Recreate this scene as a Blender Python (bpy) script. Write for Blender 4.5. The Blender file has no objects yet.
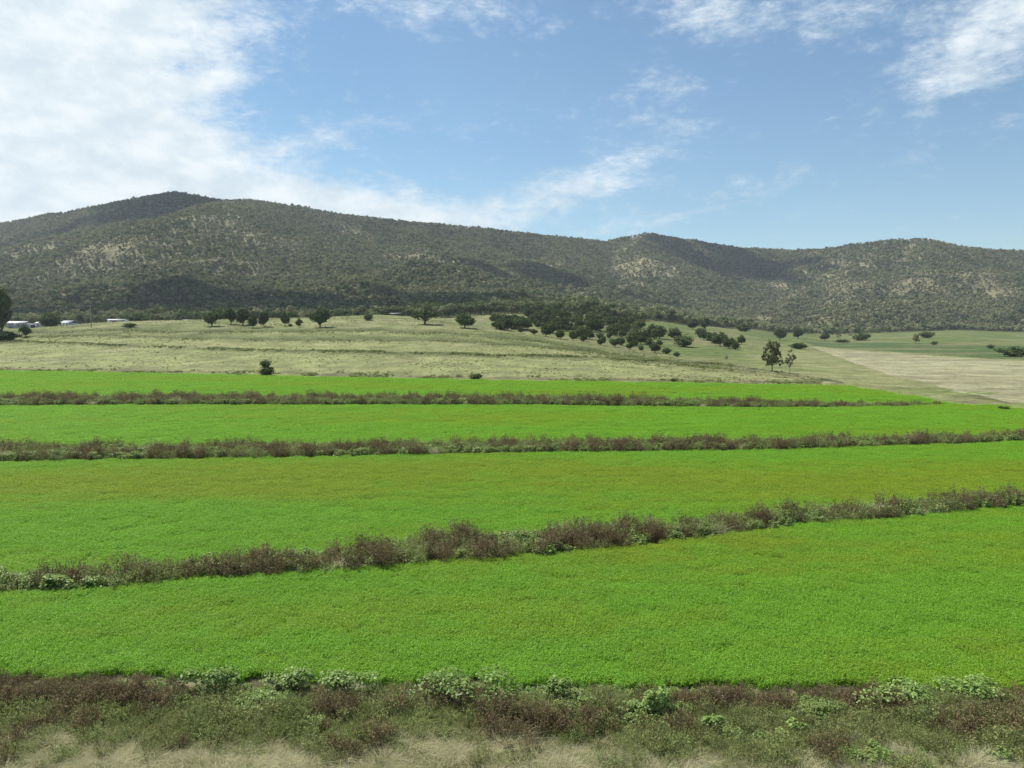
import bpy, math, random
import numpy as np
C = bpy.context.scene.collection
R = math.radians
rng = np.random.default_rng(7)
random.seed(7)
sc = bpy.context.scene

# ------------------------------------------------------------------ camera, sky, sun, exposure
CAM_H, PITCH, F = 14.0, R(4.33), 739.6
cam = bpy.data.cameras.new('camera'); cam.sensor_width = 36; cam.lens = 26
cam.clip_start = 0.5; cam.clip_end = 30000
camo = bpy.data.objects.new('camera', cam); C.objects.link(camo)
camo.location = (0, 0, CAM_H); camo.rotation_euler = (R(90) - PITCH, 0, 0)
sc.camera = camo

SUN_EL, SUN_AZ = R(56), R(-54)          # azimuth from +Y (view direction) towards +X
sd = np.array([math.sin(SUN_AZ) * math.cos(SUN_EL), math.cos(SUN_AZ) * math.cos(SUN_EL), math.sin(SUN_EL)])
sun = bpy.data.lights.new('sun', 'SUN'); sun.energy = 4.0; sun.angle = R(0.5); sun.color = (1.0, 0.95, 0.87)
suno = bpy.data.objects.new('sun', sun); C.objects.link(suno)
from mathutils import Vector
suno.rotation_euler = Vector((-sd[0], -sd[1], -sd[2])).to_track_quat('-Z', 'Y').to_euler()
suno.location = (0, 0, 3000)
sc.view_settings.view_transform = 'Standard'; sc.view_settings.look = 'None'
sc.view_settings.gamma = 1; sc.view_settings.exposure = 0.78
sc.cycles.use_denoising = True; sc.cycles.denoising_prefilter = 'NONE'; sc.cycles.denoising_input_passes = 'RGB_ALBEDO_NORMAL'
sc.cycles.max_bounces = 6; sc.cycles.diffuse_bounces = 3; sc.cycles.transmission_bounces = 4
sc.cycles.transparent_max_bounces = 8; sc.cycles.volume_bounces = 0


def cam_dir(px, py):
    u = (np.asarray(px, float) - 512) / F; v = -(np.asarray(py, float) - 384) / F
    c, s = math.cos(PITCH), math.sin(PITCH)
    return np.stack(np.broadcast_arrays(u, c + v * s, -s + v * c), -1)


def at(px, py, Y):                       # point on the line of sight at forward distance Y
    d = cam_dir(px, py); k = Y / d[..., 1]
    return np.array([d[..., 0] * k, d[..., 1] * k, CAM_H + d[..., 2] * k]).T


def flat(px, py):                        # point on level ground z = 0
    d = cam_dir(px, py); k = -CAM_H / d[..., 2]
    return d[..., 0] * k, d[..., 1] * k


# ---- node helper
class NT:
    def __init__(self, tree): self.t = tree; self.n = tree.nodes; self.l = tree.links
    def add(self, typ, **kw):
        n = self.n.new(typ)
        for k, v in kw.items(): setattr(n, k, v)
        return n
    def set(self, sock, v):
        if hasattr(v, 'is_output'): self.l.new(v, sock)
        else: sock.default_value = v
    def math(self, op, a, b=0.0, c=None, clamp=False):
        n = self.add('ShaderNodeMath', operation=op, use_clamp=clamp)
        self.set(n.inputs[0], a); self.set(n.inputs[1], b)
        if c is not None: self.set(n.inputs[2], c)
        return n.outputs[0]
    def mix(self, f, a, b, blend='MIX'):
        n = self.add('ShaderNodeMix', data_type='RGBA', blend_type=blend)
        self.set(n.inputs[0], f); self.set(n.inputs[6], a); self.set(n.inputs[7], b)
        return n.outputs[2]
    def noise(self, vec, scale, detail=4, rough=.55, dist=0.0):
        n = self.add('ShaderNodeTexNoise'); self.l.new(vec, n.inputs['Vector'])
        n.inputs['Scale'].default_value = scale; n.inputs['Detail'].default_value = detail
        n.inputs['Roughness'].default_value = rough; n.inputs['Distortion'].default_value = dist
        return n.outputs['Fac']
    def ramp(self, v, lo, hi, a=0.0, b=1.0, smooth=True):
        n = self.add('ShaderNodeMapRange'); n.interpolation_type = 'SMOOTHSTEP' if smooth else 'LINEAR'
        self.set(n.inputs[0], v)
        for i, x in enumerate((lo, hi, a, b)): self.set(n.inputs[i + 1], x)
        return n.outputs[0]
    def mapping(self, vec, loc=(0, 0, 0), rot=(0, 0, 0), scl=(1, 1, 1), typ='POINT'):
        n = self.add('ShaderNodeMapping', vector_type=typ); self.l.new(vec, n.inputs[0])
        n.inputs[1].default_value = loc
        n.inputs[2].default_value = rot; n.inputs[3].default_value = scl
        return n.outputs[0]


def col(*c): return (c[0], c[1], c[2], 1)


world = bpy.data.worlds.new('World'); sc.world = world; world.use_nodes = True
w = NT(world.node_tree); w.n.clear()
out = w.add('ShaderNodeOutputWorld'); bg = w.add('ShaderNodeBackground'); w.l.new(bg.outputs[0], out.inputs[0])
sky = w.add('ShaderNodeTexSky', sky_type='NISHITA', sun_disc=False, sun_elevation=SUN_EL, sun_rotation=SUN_AZ)
sky.altitude = 300; sky.air_density = 1.0; sky.dust_density = 0.25; sky.ozone_density = 0.4
bg.inputs[1].default_value = 0.084
tc = w.add('ShaderNodeTexCoord'); sp = w.add('ShaderNodeSeparateXYZ'); w.l.new(tc.outputs['Generated'], sp.inputs[0])
az = w.math('ARCTAN2', sp.outputs[0], sp.outputs[1]); el = w.math('ARCSINE', sp.outputs[2])
cb = w.add('ShaderNodeCombineXYZ'); w.l.new(az, cb.inputs[0]); w.l.new(el, cb.inputs[1]); ae = cb.outputs[0]
# clouds over the valley: (px, py, rx, ry, tilt deg, amount) read off the photograph as bearings in the sky
CLOUDS = [(-70, 60, 215, 230, 0, 1.5), (45, 165, 165, 90, -20, 1.25), (130, 12, 160, 55, 5, 1.0), (250, 190, 190, 46, -12, 1.0), (400, 213, 130, 26, -6, .72),
          (205, 85, 70, 14, 14, .6), (190, 128, 70, 26, 10, .42), (320, 138, 60, 22, 15, .42),
          (530, 200, 110, 30, 16, .68), (625, 168, 90, 30, 22, .55), (620, 110, 110, 40, 20, .3), (700, 205, 110, 20, 12, .14), (610, 225, 90, 14, 4, .3),
          (440, 5, 120, 34, -6, .52), (780, 0, 170, 40, -4, .54), (690, 8, 60, 30, 0, .3), (975, 40, 100, 42, 30, .54), (1030, 5, 90, 50, 20, .5), (1010, 118, 60, 14, 12, .25),
          (845, 122, 40, 18, 0, .27), (420, 128, 110, 22, 12, .25), (780, 178, 44, 14, 14, .18)]
acc = None
for (px, py, rx, ry, tilt, amt) in CLOUDS:
    d = cam_dir(px, py); a0 = math.atan2(d[0], d[1]); e0 = math.asin(d[2] / np.linalg.norm(d))
    v = w.mapping(ae, (a0, e0, 0), (0, 0, R(tilt)), (rx / F, ry / F, 1), 'TEXTURE')
    ln = w.add('ShaderNodeVectorMath', operation='LENGTH'); w.l.new(v, ln.inputs[0])
    g = w.ramp(ln.outputs['Value'], 1.35, 0.0, 0.0, amt)
    acc = g if acc is None else w.math('ADD', acc, g)
# the rest of the sky, outside the picture, carries broken cloud as well
other = w.ramp(w.math('ABSOLUTE', az), 0.8, 1.2, 0.0, 0.45)
acc = w.math('ADD', acc, other)
warp = w.mapping(ae, (3, 1, 0), (0, 0, R(-14)), (1, 1.9, 1))
n1 = w.noise(warp, 7.0, 9, .62, .6); n2 = w.noise(warp, 26.0, 7, .65, .3); n3 = w.noise(w.mapping(ae, (7, 2, 4), (0, 0, R(-10)), (1, 2.6, 1)), 70.0, 5, .6)
nz = w.math('ADD', w.math('MULTIPLY', n1, .42), w.math('ADD', w.math('MULTIPLY', n2, .38), w.math('MULTIPLY', n3, .20)))
dens = w.math('ADD', acc, w.math('MULTIPLY', w.math('SUBTRACT', nz, .5), 3.6))
mask = w.ramp(dens, .10, 1.25, 0.0, .97)
mask = w.math('MULTIPLY', mask, w.ramp(sp.outputs[2], -.02, .02))
shade = w.ramp(w.noise(warp, 16.0, 6, .6), .3, .7)
ccol = w.mix(shade, col(4.9, 5.7, 6.2), col(6.7, 7.15, 7.35))
air = w.mix(1.0, sky.outputs[0], col(.70, .84, .86), 'MULTIPLY')
w.l.new(w.mix(mask, air, ccol), bg.inputs[0])

# ------------------------------------------------------------------ helpers
def tag(o, label=None, cat=None, group=None, kind=None):
    if label: o['label'] = label
    if cat: o['category'] = cat
    if group: o['group'] = group
    if kind: o['kind'] = kind
    return o


def mesh_np(name, V, faces, attrs=None, smooth=False):
    """faces: array (n,k) or a list of such arrays; attrs: name -> (domain, type, data)"""
    if isinstance(faces, np.ndarray): faces = [faces]
    V = np.asarray(V, np.float32)
    me = bpy.data.meshes.new(name)
    faces = [f for f in faces if len(f)]
    loops = np.concatenate([f.ravel() for f in faces]) if faces else np.zeros(0, int)
    tot = np.concatenate([np.full(len(f), f.shape[1]) for f in faces]) if faces else np.zeros(0, int)
    me.vertices.add(len(V)); me.vertices.foreach_set('co', V.ravel())
    if len(loops):
        me.loops.add(len(loops)); me.loops.foreach_set('vertex_index', loops.astype(np.int32))
        me.polygons.add(len(tot)); st = np.concatenate([[0], np.cumsum(tot)[:-1]]).astype(np.int32)
        me.polygons.foreach_set('loop_start', st)
        if smooth: me.polygons.foreach_set('use_smooth', np.ones(len(tot), bool))
    for k, (dom, typ, data) in (attrs or {}).items():
        a = me.attributes.new(k, typ, dom)
        a.data.foreach_set('color' if 'COLOR' in typ else 'vector' if 'VECTOR' in typ else 'value', np.asarray(data).ravel())
    me.update(calc_edges=True); me.validate()
    return me


def link(name, me, mat=None, parent=None):
    o = bpy.data.objects.new(name, me); C.objects.link(o)
    if mat is not None and not me.materials: me.materials.append(mat)
    if parent: o.parent = parent
    return o


def empty(name, loc=(0, 0, 0), rz=0, scl=(1, 1, 1)):
    o = bpy.data.objects.new(name, None); C.objects.link(o)
    o.location = loc; o.rotation_euler = (0, 0, rz); o.scale = scl; o.empty_display_size = .5
    return o


def h2(ix, iy, seed):
    n = (ix.astype(np.int64) * 374761393 + iy.astype(np.int64) * 668265263 + seed * 974711) & 0x7fffffff
    n = ((n ^ (n >> 13)) * 1274126177) & 0x7fffffff
    return ((n ^ (n >> 16)) & 0xffff) / 65535.0


def vnoise(x, y, seed=0):
    ix, iy = np.floor(x), np.floor(y); fx, fy = x - ix, y - iy
    fx = fx * fx * fx * (fx * (fx * 6 - 15) + 10); fy = fy * fy * fy * (fy * (fy * 6 - 15) + 10)
    a, b = h2(ix, iy, seed), h2(ix + 1, iy, seed); c, d = h2(ix, iy + 1, seed), h2(ix + 1, iy + 1, seed)
    return (a + (b - a) * fx) + ((c + (d - c) * fx) - (a + (b - a) * fx)) * fy


def fbm(x, y, oct=4, seed=0, gain=.5):
    s, a, t = 0, 1, 0
    for i in range(oct):
        s = s + a * vnoise(x, y, seed + i * 17); t += a; a *= gain; x, y = x * 2.03 + 13.1, y * 2.03 - 7.7
    return s / t


def sstep(a, b, x):
    t = np.clip((x - a) / (b - a), 0, 1); return t * t * (3 - 2 * t)


# ------------------------------------------------------------------ terrain as a height function
def tanx(px): return (np.asarray(px, float) - 512) / F * 1.0      # bearing as X/Y
EDGE_PX = [-700, 0, 260, 500, 760, 845, 940, 1024, 1200]
EDGE_PY = [362, 371, 376, 381, 385, 386.5, 402, 415, 445]          # far edge of the green crop on level ground
ex, ey = flat(np.array(EDGE_PX), np.array(EDGE_PY))
ebear, edist = ex / ey, ey
CR = np.array([(-900, 328, 440), (-300, 327, 440), (0, 328.5, 440), (30, 328, 440), (60, 326, 440), (90, 323, 440), (130, 321, 440), (200, 319.5, 440), (280, 318, 450), (330, 316.5, 455), (380, 314.5, 460),
               (440, 318, 440), (500, 328, 400), (560, 338, 360), (620, 349.5, 315), (680, 359, 275), (740, 367, 245), (800, 376, 212), (850, 386, 182), (1100, 420, 120)])
cp = at(CR[:, 0], CR[:, 1], CR[:, 2]); cbear = cp[:, 0] / cp[:, 1]; cY = cp[:, 1]; cz = np.maximum(cp[:, 2], 0)
FT_PX = tanx([-900, -200, 0, 300, 440, 510, 580, 650, 700, 740, 790, 830, 950, 1024, 1300])
FT_Y = np.array([0, 200, 300, 350, 420, 500, 600, 700, 1000, 1300, 1700])
FT = np.array([[0, 0, 0, 4, 8, 12, 14, 17, 32, 50, 80], [0, 0, 0, 4, 9, 13, 14, 17, 32, 50, 80], [0, 0, 0, 5, 10, 13, 14, 17, 32, 50, 80], [0, 0, 0, 6, 11, 15, 18, 21, 38, 60, 90],
               [0, 0, 0, 5, 10, 15, 20, 26, 46, 70, 100], [0, 0, 0, 3, 9, 16, 23, 29, 50, 74, 100], [0, 0, 0, 2.5, 8, 15, 21, 27, 44, 62, 80], [0, 0, 0, 1.5, 4, 8, 13, 18, 32, 45, 60],
               [0, 0, 0, .6, 2.5, 5.5, 9.5, 13, 18, 28, 45], [0, 0, 0, .3, 1.5, 4, 7, 9.5, 14, 20, 30], [0, 0, 0, 0, .5, 1.5, 2.5, 3.2, 5, 10, 18], [0, 0, 0, 0, 0, 0, .2, .5, 1.5, 5, 12],
               [0, 0, 0, 0, 0, 0, .4, 1.5, 6, 10, 20], [0, 0, 0, 0, 0, 0, 0, 0, 3, 8, 20], [0, 0, 0, 0, 0, 0, 0, 0, 3, 8, 20]], float)


def foot(b, Y):
    i = np.clip(np.searchsorted(FT_PX, b) - 1, 0, len(FT_PX) - 2); j = np.clip(np.searchsorted(FT_Y, Y) - 1, 0, len(FT_Y) - 2)
    s = np.clip((b - FT_PX[i]) / (FT_PX[i + 1] - FT_PX[i]), 0, 1); t = np.clip((Y - FT_Y[j]) / (FT_Y[j + 1] - FT_Y[j]), 0, 1)
    s = s * s * (3 - 2 * s)
    return (FT[i, j] * (1 - s) + FT[i + 1, j] * s) * (1 - t) + (FT[i, j + 1] * (1 - s) + FT[i + 1, j + 1] * s) * t


RIDGES = [  # (points (px, py, Y), slope)
    ([(-900, 250, 2600), (-300, 240, 2600), (-100, 232, 2550), (0, 225, 2500), (60, 215, 2400), (120, 203, 2400), (150, 197, 2400), (175, 192.8, 2400), (215, 200, 2350), (260, 202, 2300), (330, 213, 2350), (400, 222, 2400), (480, 229, 2450), (560, 238, 2500), (610, 243, 2600)], .52),
    ([(600, 244, 2700), (625, 238, 2600), (650, 234.5, 2550), (680, 239.5, 2600), (740, 248.5, 2800), (790, 251, 2900)], .52),
    ([(760, 252, 3000), (800, 251.5, 2700), (850, 247, 2400), (885, 242, 2300), (925, 240, 2250), (955, 248, 2300), (1024, 252.5, 2400), (1150, 262, 2500), (1600, 250, 2600)], .52),
    ([(250, 202.5, 2300), (232, 207, 2050), (205, 235, 1750), (185, 268, 1450), (180, 290, 1200)], .37),
    ([(250, 202.5, 2300), (290, 222, 2050), (330, 250, 1750), (350, 275, 1450), (350, 292, 1200)], .37),
    ([(400, 222, 2400), (420, 240, 2100), (450, 258, 1800), (480, 272, 1600), (500, 285, 1400)], .37),
    ([(60, 215, 2400), (45, 240, 2000), (30, 270, 1600), (20, 290, 1200)], .37),
    ([(150, 200, 2400), (115, 232, 2000), (95, 265, 1600), (90, 288, 1200)], .37),
    ([(-100, 232, 2500), (-120, 260, 1900), (-130, 290, 1300)], .37),
    ([(650, 235, 2550), (645, 257, 2250), (632, 283, 1950), (625, 303, 1600)], .37),
    ([(420, 268, 1500), (500, 278, 1450), (570, 292, 1380), (630, 310, 1300), (670, 324, 1200)], .40),
    ([(730, 248, 2750), (715, 272, 2350), (700, 300, 1900), (705, 318, 1500)], .37),
    ([(800, 252, 2700), (800, 272, 2250), (790, 300, 1850), (785, 320, 1500)], .37),
    ([(925, 240, 2250), (930, 262, 1950), (905, 290, 1650), (880, 318, 1350)], .37),
    ([(955, 248, 2300), (990, 272, 1950), (1005, 300, 1650), (1000, 322, 1350)], .37),
    ([(850, 247, 2400), (850, 272, 2050), (835, 300, 1750), (825, 322, 1400)], .37),
    ([(1150, 262, 2500), (1130, 290, 1900), (1120, 318, 1400)], .37),
    ([(560, 239, 2500), (560, 258, 2200), (550, 275, 1900)], .37),
    ([(300, 208, 2330), (315, 228, 2100), (300, 252, 1800), (285, 276, 1500), (280, 296, 1200)], .37),
    ([(180, 196, 2400), (165, 215, 2200), (150, 240, 1900), (140, 268, 1550), (140, 292, 1200)], .37),
    ([(0, 225, 2500), (-20, 250, 2050), (-40, 280, 1500)], .37),
    ([(440, 226, 2430), (455, 240, 2250), (530, 266, 1900), (590, 288, 1650)], .37),
    ([(690, 242, 2650), (680, 262, 2350), (665, 288, 1950), (668, 312, 1550)], .37),
    ([(885, 243, 2300), (880, 265, 2050), (862, 292, 1750), (850, 318, 1400)], .37),
    ([(1024, 253, 2400), (1045, 275, 2050), (1060, 300, 1650), (1055, 322, 1350)], .37),
    ([(755, 250, 2850), (755, 270, 2500), (745, 296, 2050), (745, 318, 1650)], .37),
]
SEGS = []
for pts, s in RIDGES:
    p = np.array(pts, float); q = at(p[:, 0], p[:, 1] + 1.0, p[:, 2]); SEGS.append((q, s))


def smax(a, b, k):
    h = np.clip(.5 + .5 * (a - b) / k, 0, 1); return b + (a - b) * h + k * h * (1 - h)


def hills(X, Y):
    H = np.full(X.shape, -200.0); near = np.full(X.shape, 1e9)
    wx = X + 90 * (fbm(X / 420, Y / 420, 3, 5) - .5); wy = Y + 90 * (fbm(X / 420, Y / 420, 3, 55) - .5)
    for k, (q, s) in enumerate(SEGS):
        px_, py_ = (X, Y) if k < 3 else (wx, wy)
        best = np.full(X.shape, -1e9); dm = np.full(X.shape, 1e9)
        for A, B in zip(q[:-1], q[1:]):
            dx, dy = B[0] - A[0], B[1] - A[1]; L = dx * dx + dy * dy
            t = np.clip(((px_ - A[0]) * dx + (py_ - A[1]) * dy) / L, 0, 1)
            d = np.hypot(px_ - A[0] - t * dx, py_ - A[1] - t * dy)
            best = np.maximum(best, A[2] + (B[2] - A[2]) * t - s * np.maximum(np.sqrt(d * d + 400) - 20, 0)); dm = np.minimum(dm, d)
        H = smax(H, best, 14 if k > 2 else 4); near = np.minimum(near, dm) if k < 3 else near
    rid = 1 - np.abs(2 * fbm(wx / 260, wy / 330, 4, 31) - 1)
    H = H + (1 - np.exp(-near / 160)) * (40 * (rid - .72) + 9 * (fbm(X / 60, Y / 60, 3, 9) - .5))
    return H


def terrain(X, Y, parts=False):
    X = np.asarray(X, float); Y = np.asarray(Y, float)
    Yp = np.maximum(Y, 1.0); b = np.clip(X / Yp, -2.5, 2.5)
    e = np.interp(b, ebear, edist); c = np.interp(b, cbear, cY); zc = np.interp(b, cbear, cz)
    t = np.clip((Y - e) / np.maximum(c - e, 5), 0, 1)
    kn = zc * (t * .75 + .25 * sstep(0, 1, t)) - np.maximum(Y - c, 0) * .06 - np.where(Y > c, 0.0008 * (Y - c) ** 2, 0)
    # contour banks across the knoll: low ridges
    for tb, hb in BANKS:
        kn = kn + hb * np.exp(-((t - tb(b)) * np.maximum(c - e, 5) / 2.2) ** 2) * (zc > .5) * (t > .03)
    f = foot(b, Y)
    f = f + 1.2 * (fbm(X / 70, Y / 70, 3, 3) - .5) * sstep(300, 600, Y)
    g = np.maximum(kn, f)
    g = np.where((Y > e * .9), smax(kn, f, 1.5) * sstep(0, 1, np.clip((Y - e) / 8, 0, 1)) + g * 0, 0)
    far = Y > 500
    h = np.full(X.shape, -200.0)
    if far.any(): h[far] = hills(X[far], Y[far])
    z = np.where(far, smax(g, h, 8) - 0, g)
    bump = .12 * (fbm(X / 6, Y / 6, 3, 77) - .5) * sstep(0, 30, Y - e)
    z = z + bump
    if parts: return z, h > g, t, e, c
    return z


def hit(px, py, y0=60, y1=3200):          # where a line of sight meets the terrain
    d = cam_dir(px, py); Y = np.geomspace(y0, y1, 3000)
    X = d[0] / d[1] * Y; Z = CAM_H + d[2] / d[1] * Y
    below = Z < terrain(X, Y)
    i = int(np.argmax(below)) if below.any() else -1
    return float(X[i]), float(Y[i]), float(terrain(X[i:i + 1] if i >= 0 else X[-1:], Y[i:i + 1] if i >= 0 else Y[-1:])[0])


def on(px, Y):                            # the ground under bearing px at distance Y
    X = (px - 512) / F * Y / 1.0
    return X, Y, float(terrain(np.array([X]), np.array([Y]))[0])


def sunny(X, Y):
    """how squarely the broad slope faces the midday sun: thins trees and pales ground there to imitate light on the slopes"""
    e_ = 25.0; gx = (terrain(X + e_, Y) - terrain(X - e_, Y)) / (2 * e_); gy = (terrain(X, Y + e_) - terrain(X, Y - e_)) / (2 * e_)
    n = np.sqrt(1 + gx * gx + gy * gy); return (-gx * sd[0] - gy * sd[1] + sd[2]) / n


BANKS = []
def bank_from(pts, hb):
    """a contour bank given by sight points; stored as fraction up the knoll per bearing"""
    bb, tt = [], []
    for px, py in pts:
        x, y, z = hit(px, py); b = x / y
        e = np.interp(b, ebear, edist); c = np.interp(b, cbear, cY); bb.append(b); tt.append((y - e) / (c - e))
    bb, tt = np.array(bb), np.array(tt)
    return (lambda b: np.interp(b, bb, tt)), hb
LOWER = [(-60, 342), (30, 342.5), (110, 346), (200, 349), (260, 351), (400, 354), (500, 357), (640, 362), (720, 365)]
UPPER = [(-60, 335), (60, 337), (170, 339), (260, 341), (400, 342.5), (500, 346), (590, 352)]
TOPB = [(-60, 331), (60, 332.5), (170, 333), (260, 332.5), (330, 332), (420, 334.5), (510, 339.5), (540, 342)]
_b = [bank_from(LOWER, .55), bank_from(UPPER, .35)]
BANKS = _b + [bank_from(TOPB, .25)]

# ------------------------------------------------------------------ ground and hills: one polar sheet, split at the foot of the hills
ang = np.concatenate([np.arange(-180, -50, 3.0), np.arange(-50, -38, .5), np.arange(-38, 38.01, .125), np.arange(38.5, 50.5, .5), np.arange(53, 181, 3.0)])
ang[-1] = 180; ang = R(1) * ang
rad = np.concatenate([[0.5], np.geomspace(2, 5200, 640)])
A, RR = np.meshgrid(ang, rad, indexing='ij')
GX, GY = RR * np.sin(A), RR * np.cos(A)
GZ, HB, GT, GE, GC = terrain(GX, GY, True)
back = (np.abs(A) > R(60))
GZ = np.where(back & (GY < 1), 0, GZ); HB &= ~(GY < 500)
nA, nR = A.shape


def blobw(X, Y, spots):
    s = np.zeros(X.shape)
    for (cx, cy, r) in spots: s = np.maximum(s, np.exp(-((X - cx) ** 2 + (Y - cy) ** 2) / (r * r)))
    return s


BARE_PX = [(232, 212, 60), (225, 222, 90), (200, 232, 90), (235, 235, 110), (180, 245, 80), (260, 240, 90), (215, 255, 90), (130, 242, 90), (95, 255, 90), (70, 262, 60), (30, 255, 60), (440, 262, 80), (475, 268, 80), (500, 273, 50), (410, 256, 70), (350, 235, 70), (640, 265, 90), (660, 272, 90), (645, 285, 70), (695, 250, 50),
           (930, 280, 100), (960, 275, 90), (900, 300, 90), (850, 265, 70), (790, 285, 70), (1000, 285, 80), (560, 265, 60)]
BARE = []
for px, py, r in BARE_PX:
    x, y, z = hit(px, py, 500); BARE.append((x, y, r * 1.45))
bare = blobw(GX, GY, BARE)
n_lo = fbm(GX / 180, GY / 180, 4, 21); n_hi = fbm(GX / 40, GY / 40, 3, 22)
# soil and grass colours by place (albedo)
def lerp(a, b, t): return a + (b - a) * t[..., None]
dry = np.array([0.186, 0.201, 0.084]); green_pasture = np.array([0.099, 0.129, 0.039]); straw = np.array([.262, .254, .150]); olive = np.array([0.114, 0.120, 0.045])
col_g = np.broadcast_to(dry, GX.shape + (3,)).copy()
streak = fbm(GX / 40, GT * 22 + GX * .01, 4, 41)
col_g = lerp(col_g, olive, sstep(.42, .72, streak) * .75 * sstep(.35, .6, GT))
col_g = lerp(col_g, np.array([.078, .10, .032]), sstep(.45, .68, GT) * np.clip(.25 + 1.3 * (fbm(GX / 26, GT * 26, 4, 44) - .42), 0, .8))
col_g = lerp(col_g, np.array([0.222, 0.222, 0.108]), sstep(.5, .75, fbm(GX / 25, GY / 25, 4, 43)) * .6)
for k_, (tb, hb) in enumerate(BANKS):
    B_ = np.clip(GX / np.maximum(GY, 1), -2.5, 2.5)
    sg = (GT - tb(B_)) * np.maximum(GC - GE, 5) - (4 if k_ else 0); dd = np.abs(sg)
    col_g = lerp(col_g, np.array([.07, .088, .028]), (k_ > 0) * sstep(-2, 3, sg) * sstep(26, 6, sg) * np.clip(.3 + 1.5 * (fbm(GX / 45, GY / 25, 3, 46 + k_) - .4), 0, .85))
    col_g = lerp(col_g, np.array([.042, .052, .018]), np.exp(-(dd / 5.5) ** 2) * np.clip(.45 + 1.1 * (fbm(GX / 12, GY / 7, 3, 47) - .4), 0, .9) * (GY > GE + 3))
# grey-green weedy verge just above the crop
col_g = lerp(col_g, np.array([0.120, 0.114, 0.060]), np.exp(-((GY - GE - 5) / 5.5) ** 2) * sstep(.35, .62, fbm(GX / 9, GY / 4, 4, 48)))


def inpoly(X, Y, px, py, z=0.0):
    fx, fy = flat(np.array(px, float), np.array(py, float)); ins = np.zeros(X.shape, bool); j = len(fx) - 1
    for i in range(len(fx)):
        with np.errstate(divide='ignore', invalid='ignore'):
            c = ((fy[i] > Y) != (fy[j] > Y)) & (X < (fx[j] - fx[i]) * (Y - fy[i]) / (fy[j] - fy[i] + 1e-12) + fx[i])
        ins ^= c; j = i
    return ins


beyond = (GY > GC + 2) | (GX / np.maximum(GY, 1) > tanx(845))
valley = beyond & (GY > 150)
col_g = np.where(valley[..., None], lerp(np.broadcast_to(green_pasture, GX.shape + (3,)), np.array([0.162, 0.162, 0.072]), sstep(.4, .7, fbm(GX / 45, GY / 80, 4, 51))), col_g)
rpf = valley * sstep(tanx(725), tanx(775), GX / np.maximum(GY, 1) + .04 * (fbm(GX / 30, GY / 60, 3, 52) - .5)) * sstep(620, 500, GY)
col_g = lerp(col_g, lerp(np.broadcast_to(np.array([.182, .188, .084]), GX.shape + (3,)), np.array([.138, .158, .058]), sstep(.4, .65, fbm(GX / 30, GY / 30, 4, 53))), rpf)
WX = GX + 1.6 * (fbm(GX / 14, GY / 22, 3, 56) - .5) * GY / 200; WY = GY + 4 * (fbm(GX / 16, GY / 25, 3, 60) - .5) * GY / 250
tan_ = inpoly(WX, WY, [812, 880, 960, 1024, 1300, 1300, 1024, 960, 905, 860], [347.5, 352, 357.5, 361, 372, 452, 408, 392, 378, 362])
tex = fbm(GX / 60 + GY / 30, GY / 12 - GX / 60, 4, 57)
col_g = np.where(tan_[..., None], lerp(np.broadcast_to(straw, GX.shape + (3,)), np.array([.200, .192, .112]), sstep(.4, .7, tex)), col_g)
track = inpoly(WX, WY, [812, 816, 850, 880, 905, 897, 872, 842], [347.5, 348, 358.5, 369, 378, 377, 369, 358.5])
col_g = np.where(track[..., None], np.array([0.258, 0.240, 0.150]), col_g)
gband = inpoly(WX, WY, [800, 1300, 1300, 1024, 960, 880, 812], [341.5, 352, 371, 360, 356.5, 351, 346.5])
col_g = np.where(gband[..., None], lerp(np.broadcast_to(np.array([0.063, 0.099, 0.033]), GX.shape + (3,)), np.array([0.126, 0.132, 0.060]), sstep(.45, .65, fbm(GX / 90, GY / 50, 3, 58))), col_g)
gs = inpoly(GX, GY, [930, 960, 1000, 990, 950], [391.5, 391, 393, 396, 394.5])
col_g = np.where(gs[..., None], lerp(np.broadcast_to(np.array([0.102, 0.138, 0.036]), GX.shape + (3,)), straw, sstep(.4, .6, fbm(GX / 3, GY / 6, 3, 59))), col_g)
# below and between the crops: soil, straw and litter
low = GY < GE
col_g = np.where(low[..., None], lerp(np.broadcast_to(np.array([.085, .078, .042]), GX.shape + (3,)), np.array([.165, .155, .09]), sstep(.4, .7, fbm(GX / 1.5, GY / 1.5, 3, 61))), col_g)
col_g = np.where((GY < 25.5)[..., None], lerp(np.broadcast_to(np.array([.27, .245, .14]), GX.shape + (3,)), np.array([.17, .16, .08]), sstep(.45, .7, fbm(GX / 1.2, GY / 1.2, 3, 62))), col_g)
# hillsides: dry grass and stony ground under the trees
hcol = lerp(np.broadcast_to(np.array([.105, .105, .055]), GX.shape + (3,)), np.array([.25, .225, .125]), np.clip(bare * (.6 + 1.0 * (n_hi - .3)), 0, 1))
hcol = lerp(hcol, np.array([.185, .17, .095]), sstep(.70, .92, sunny(GX, GY)) * .7)  # slope light put into the colour: ground paler where it faces the sun
hcol = lerp(hcol, np.array([.135, .128, .07]), sstep(.35, .65, n_lo) * .7)
hcol = lerp(hcol, lerp(np.broadcast_to(np.array([.125, .14, .058]), GX.shape + (3,)), np.array([.14, .142, .066]), sstep(.45, .65, fbm(GX / 40, GY / 60, 3, 64))), sstep(34, 16, GZ) * (GX / np.maximum(GY, 1) > tanx(690)))
col_g = np.where(HB[..., None], hcol, col_g)

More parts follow.
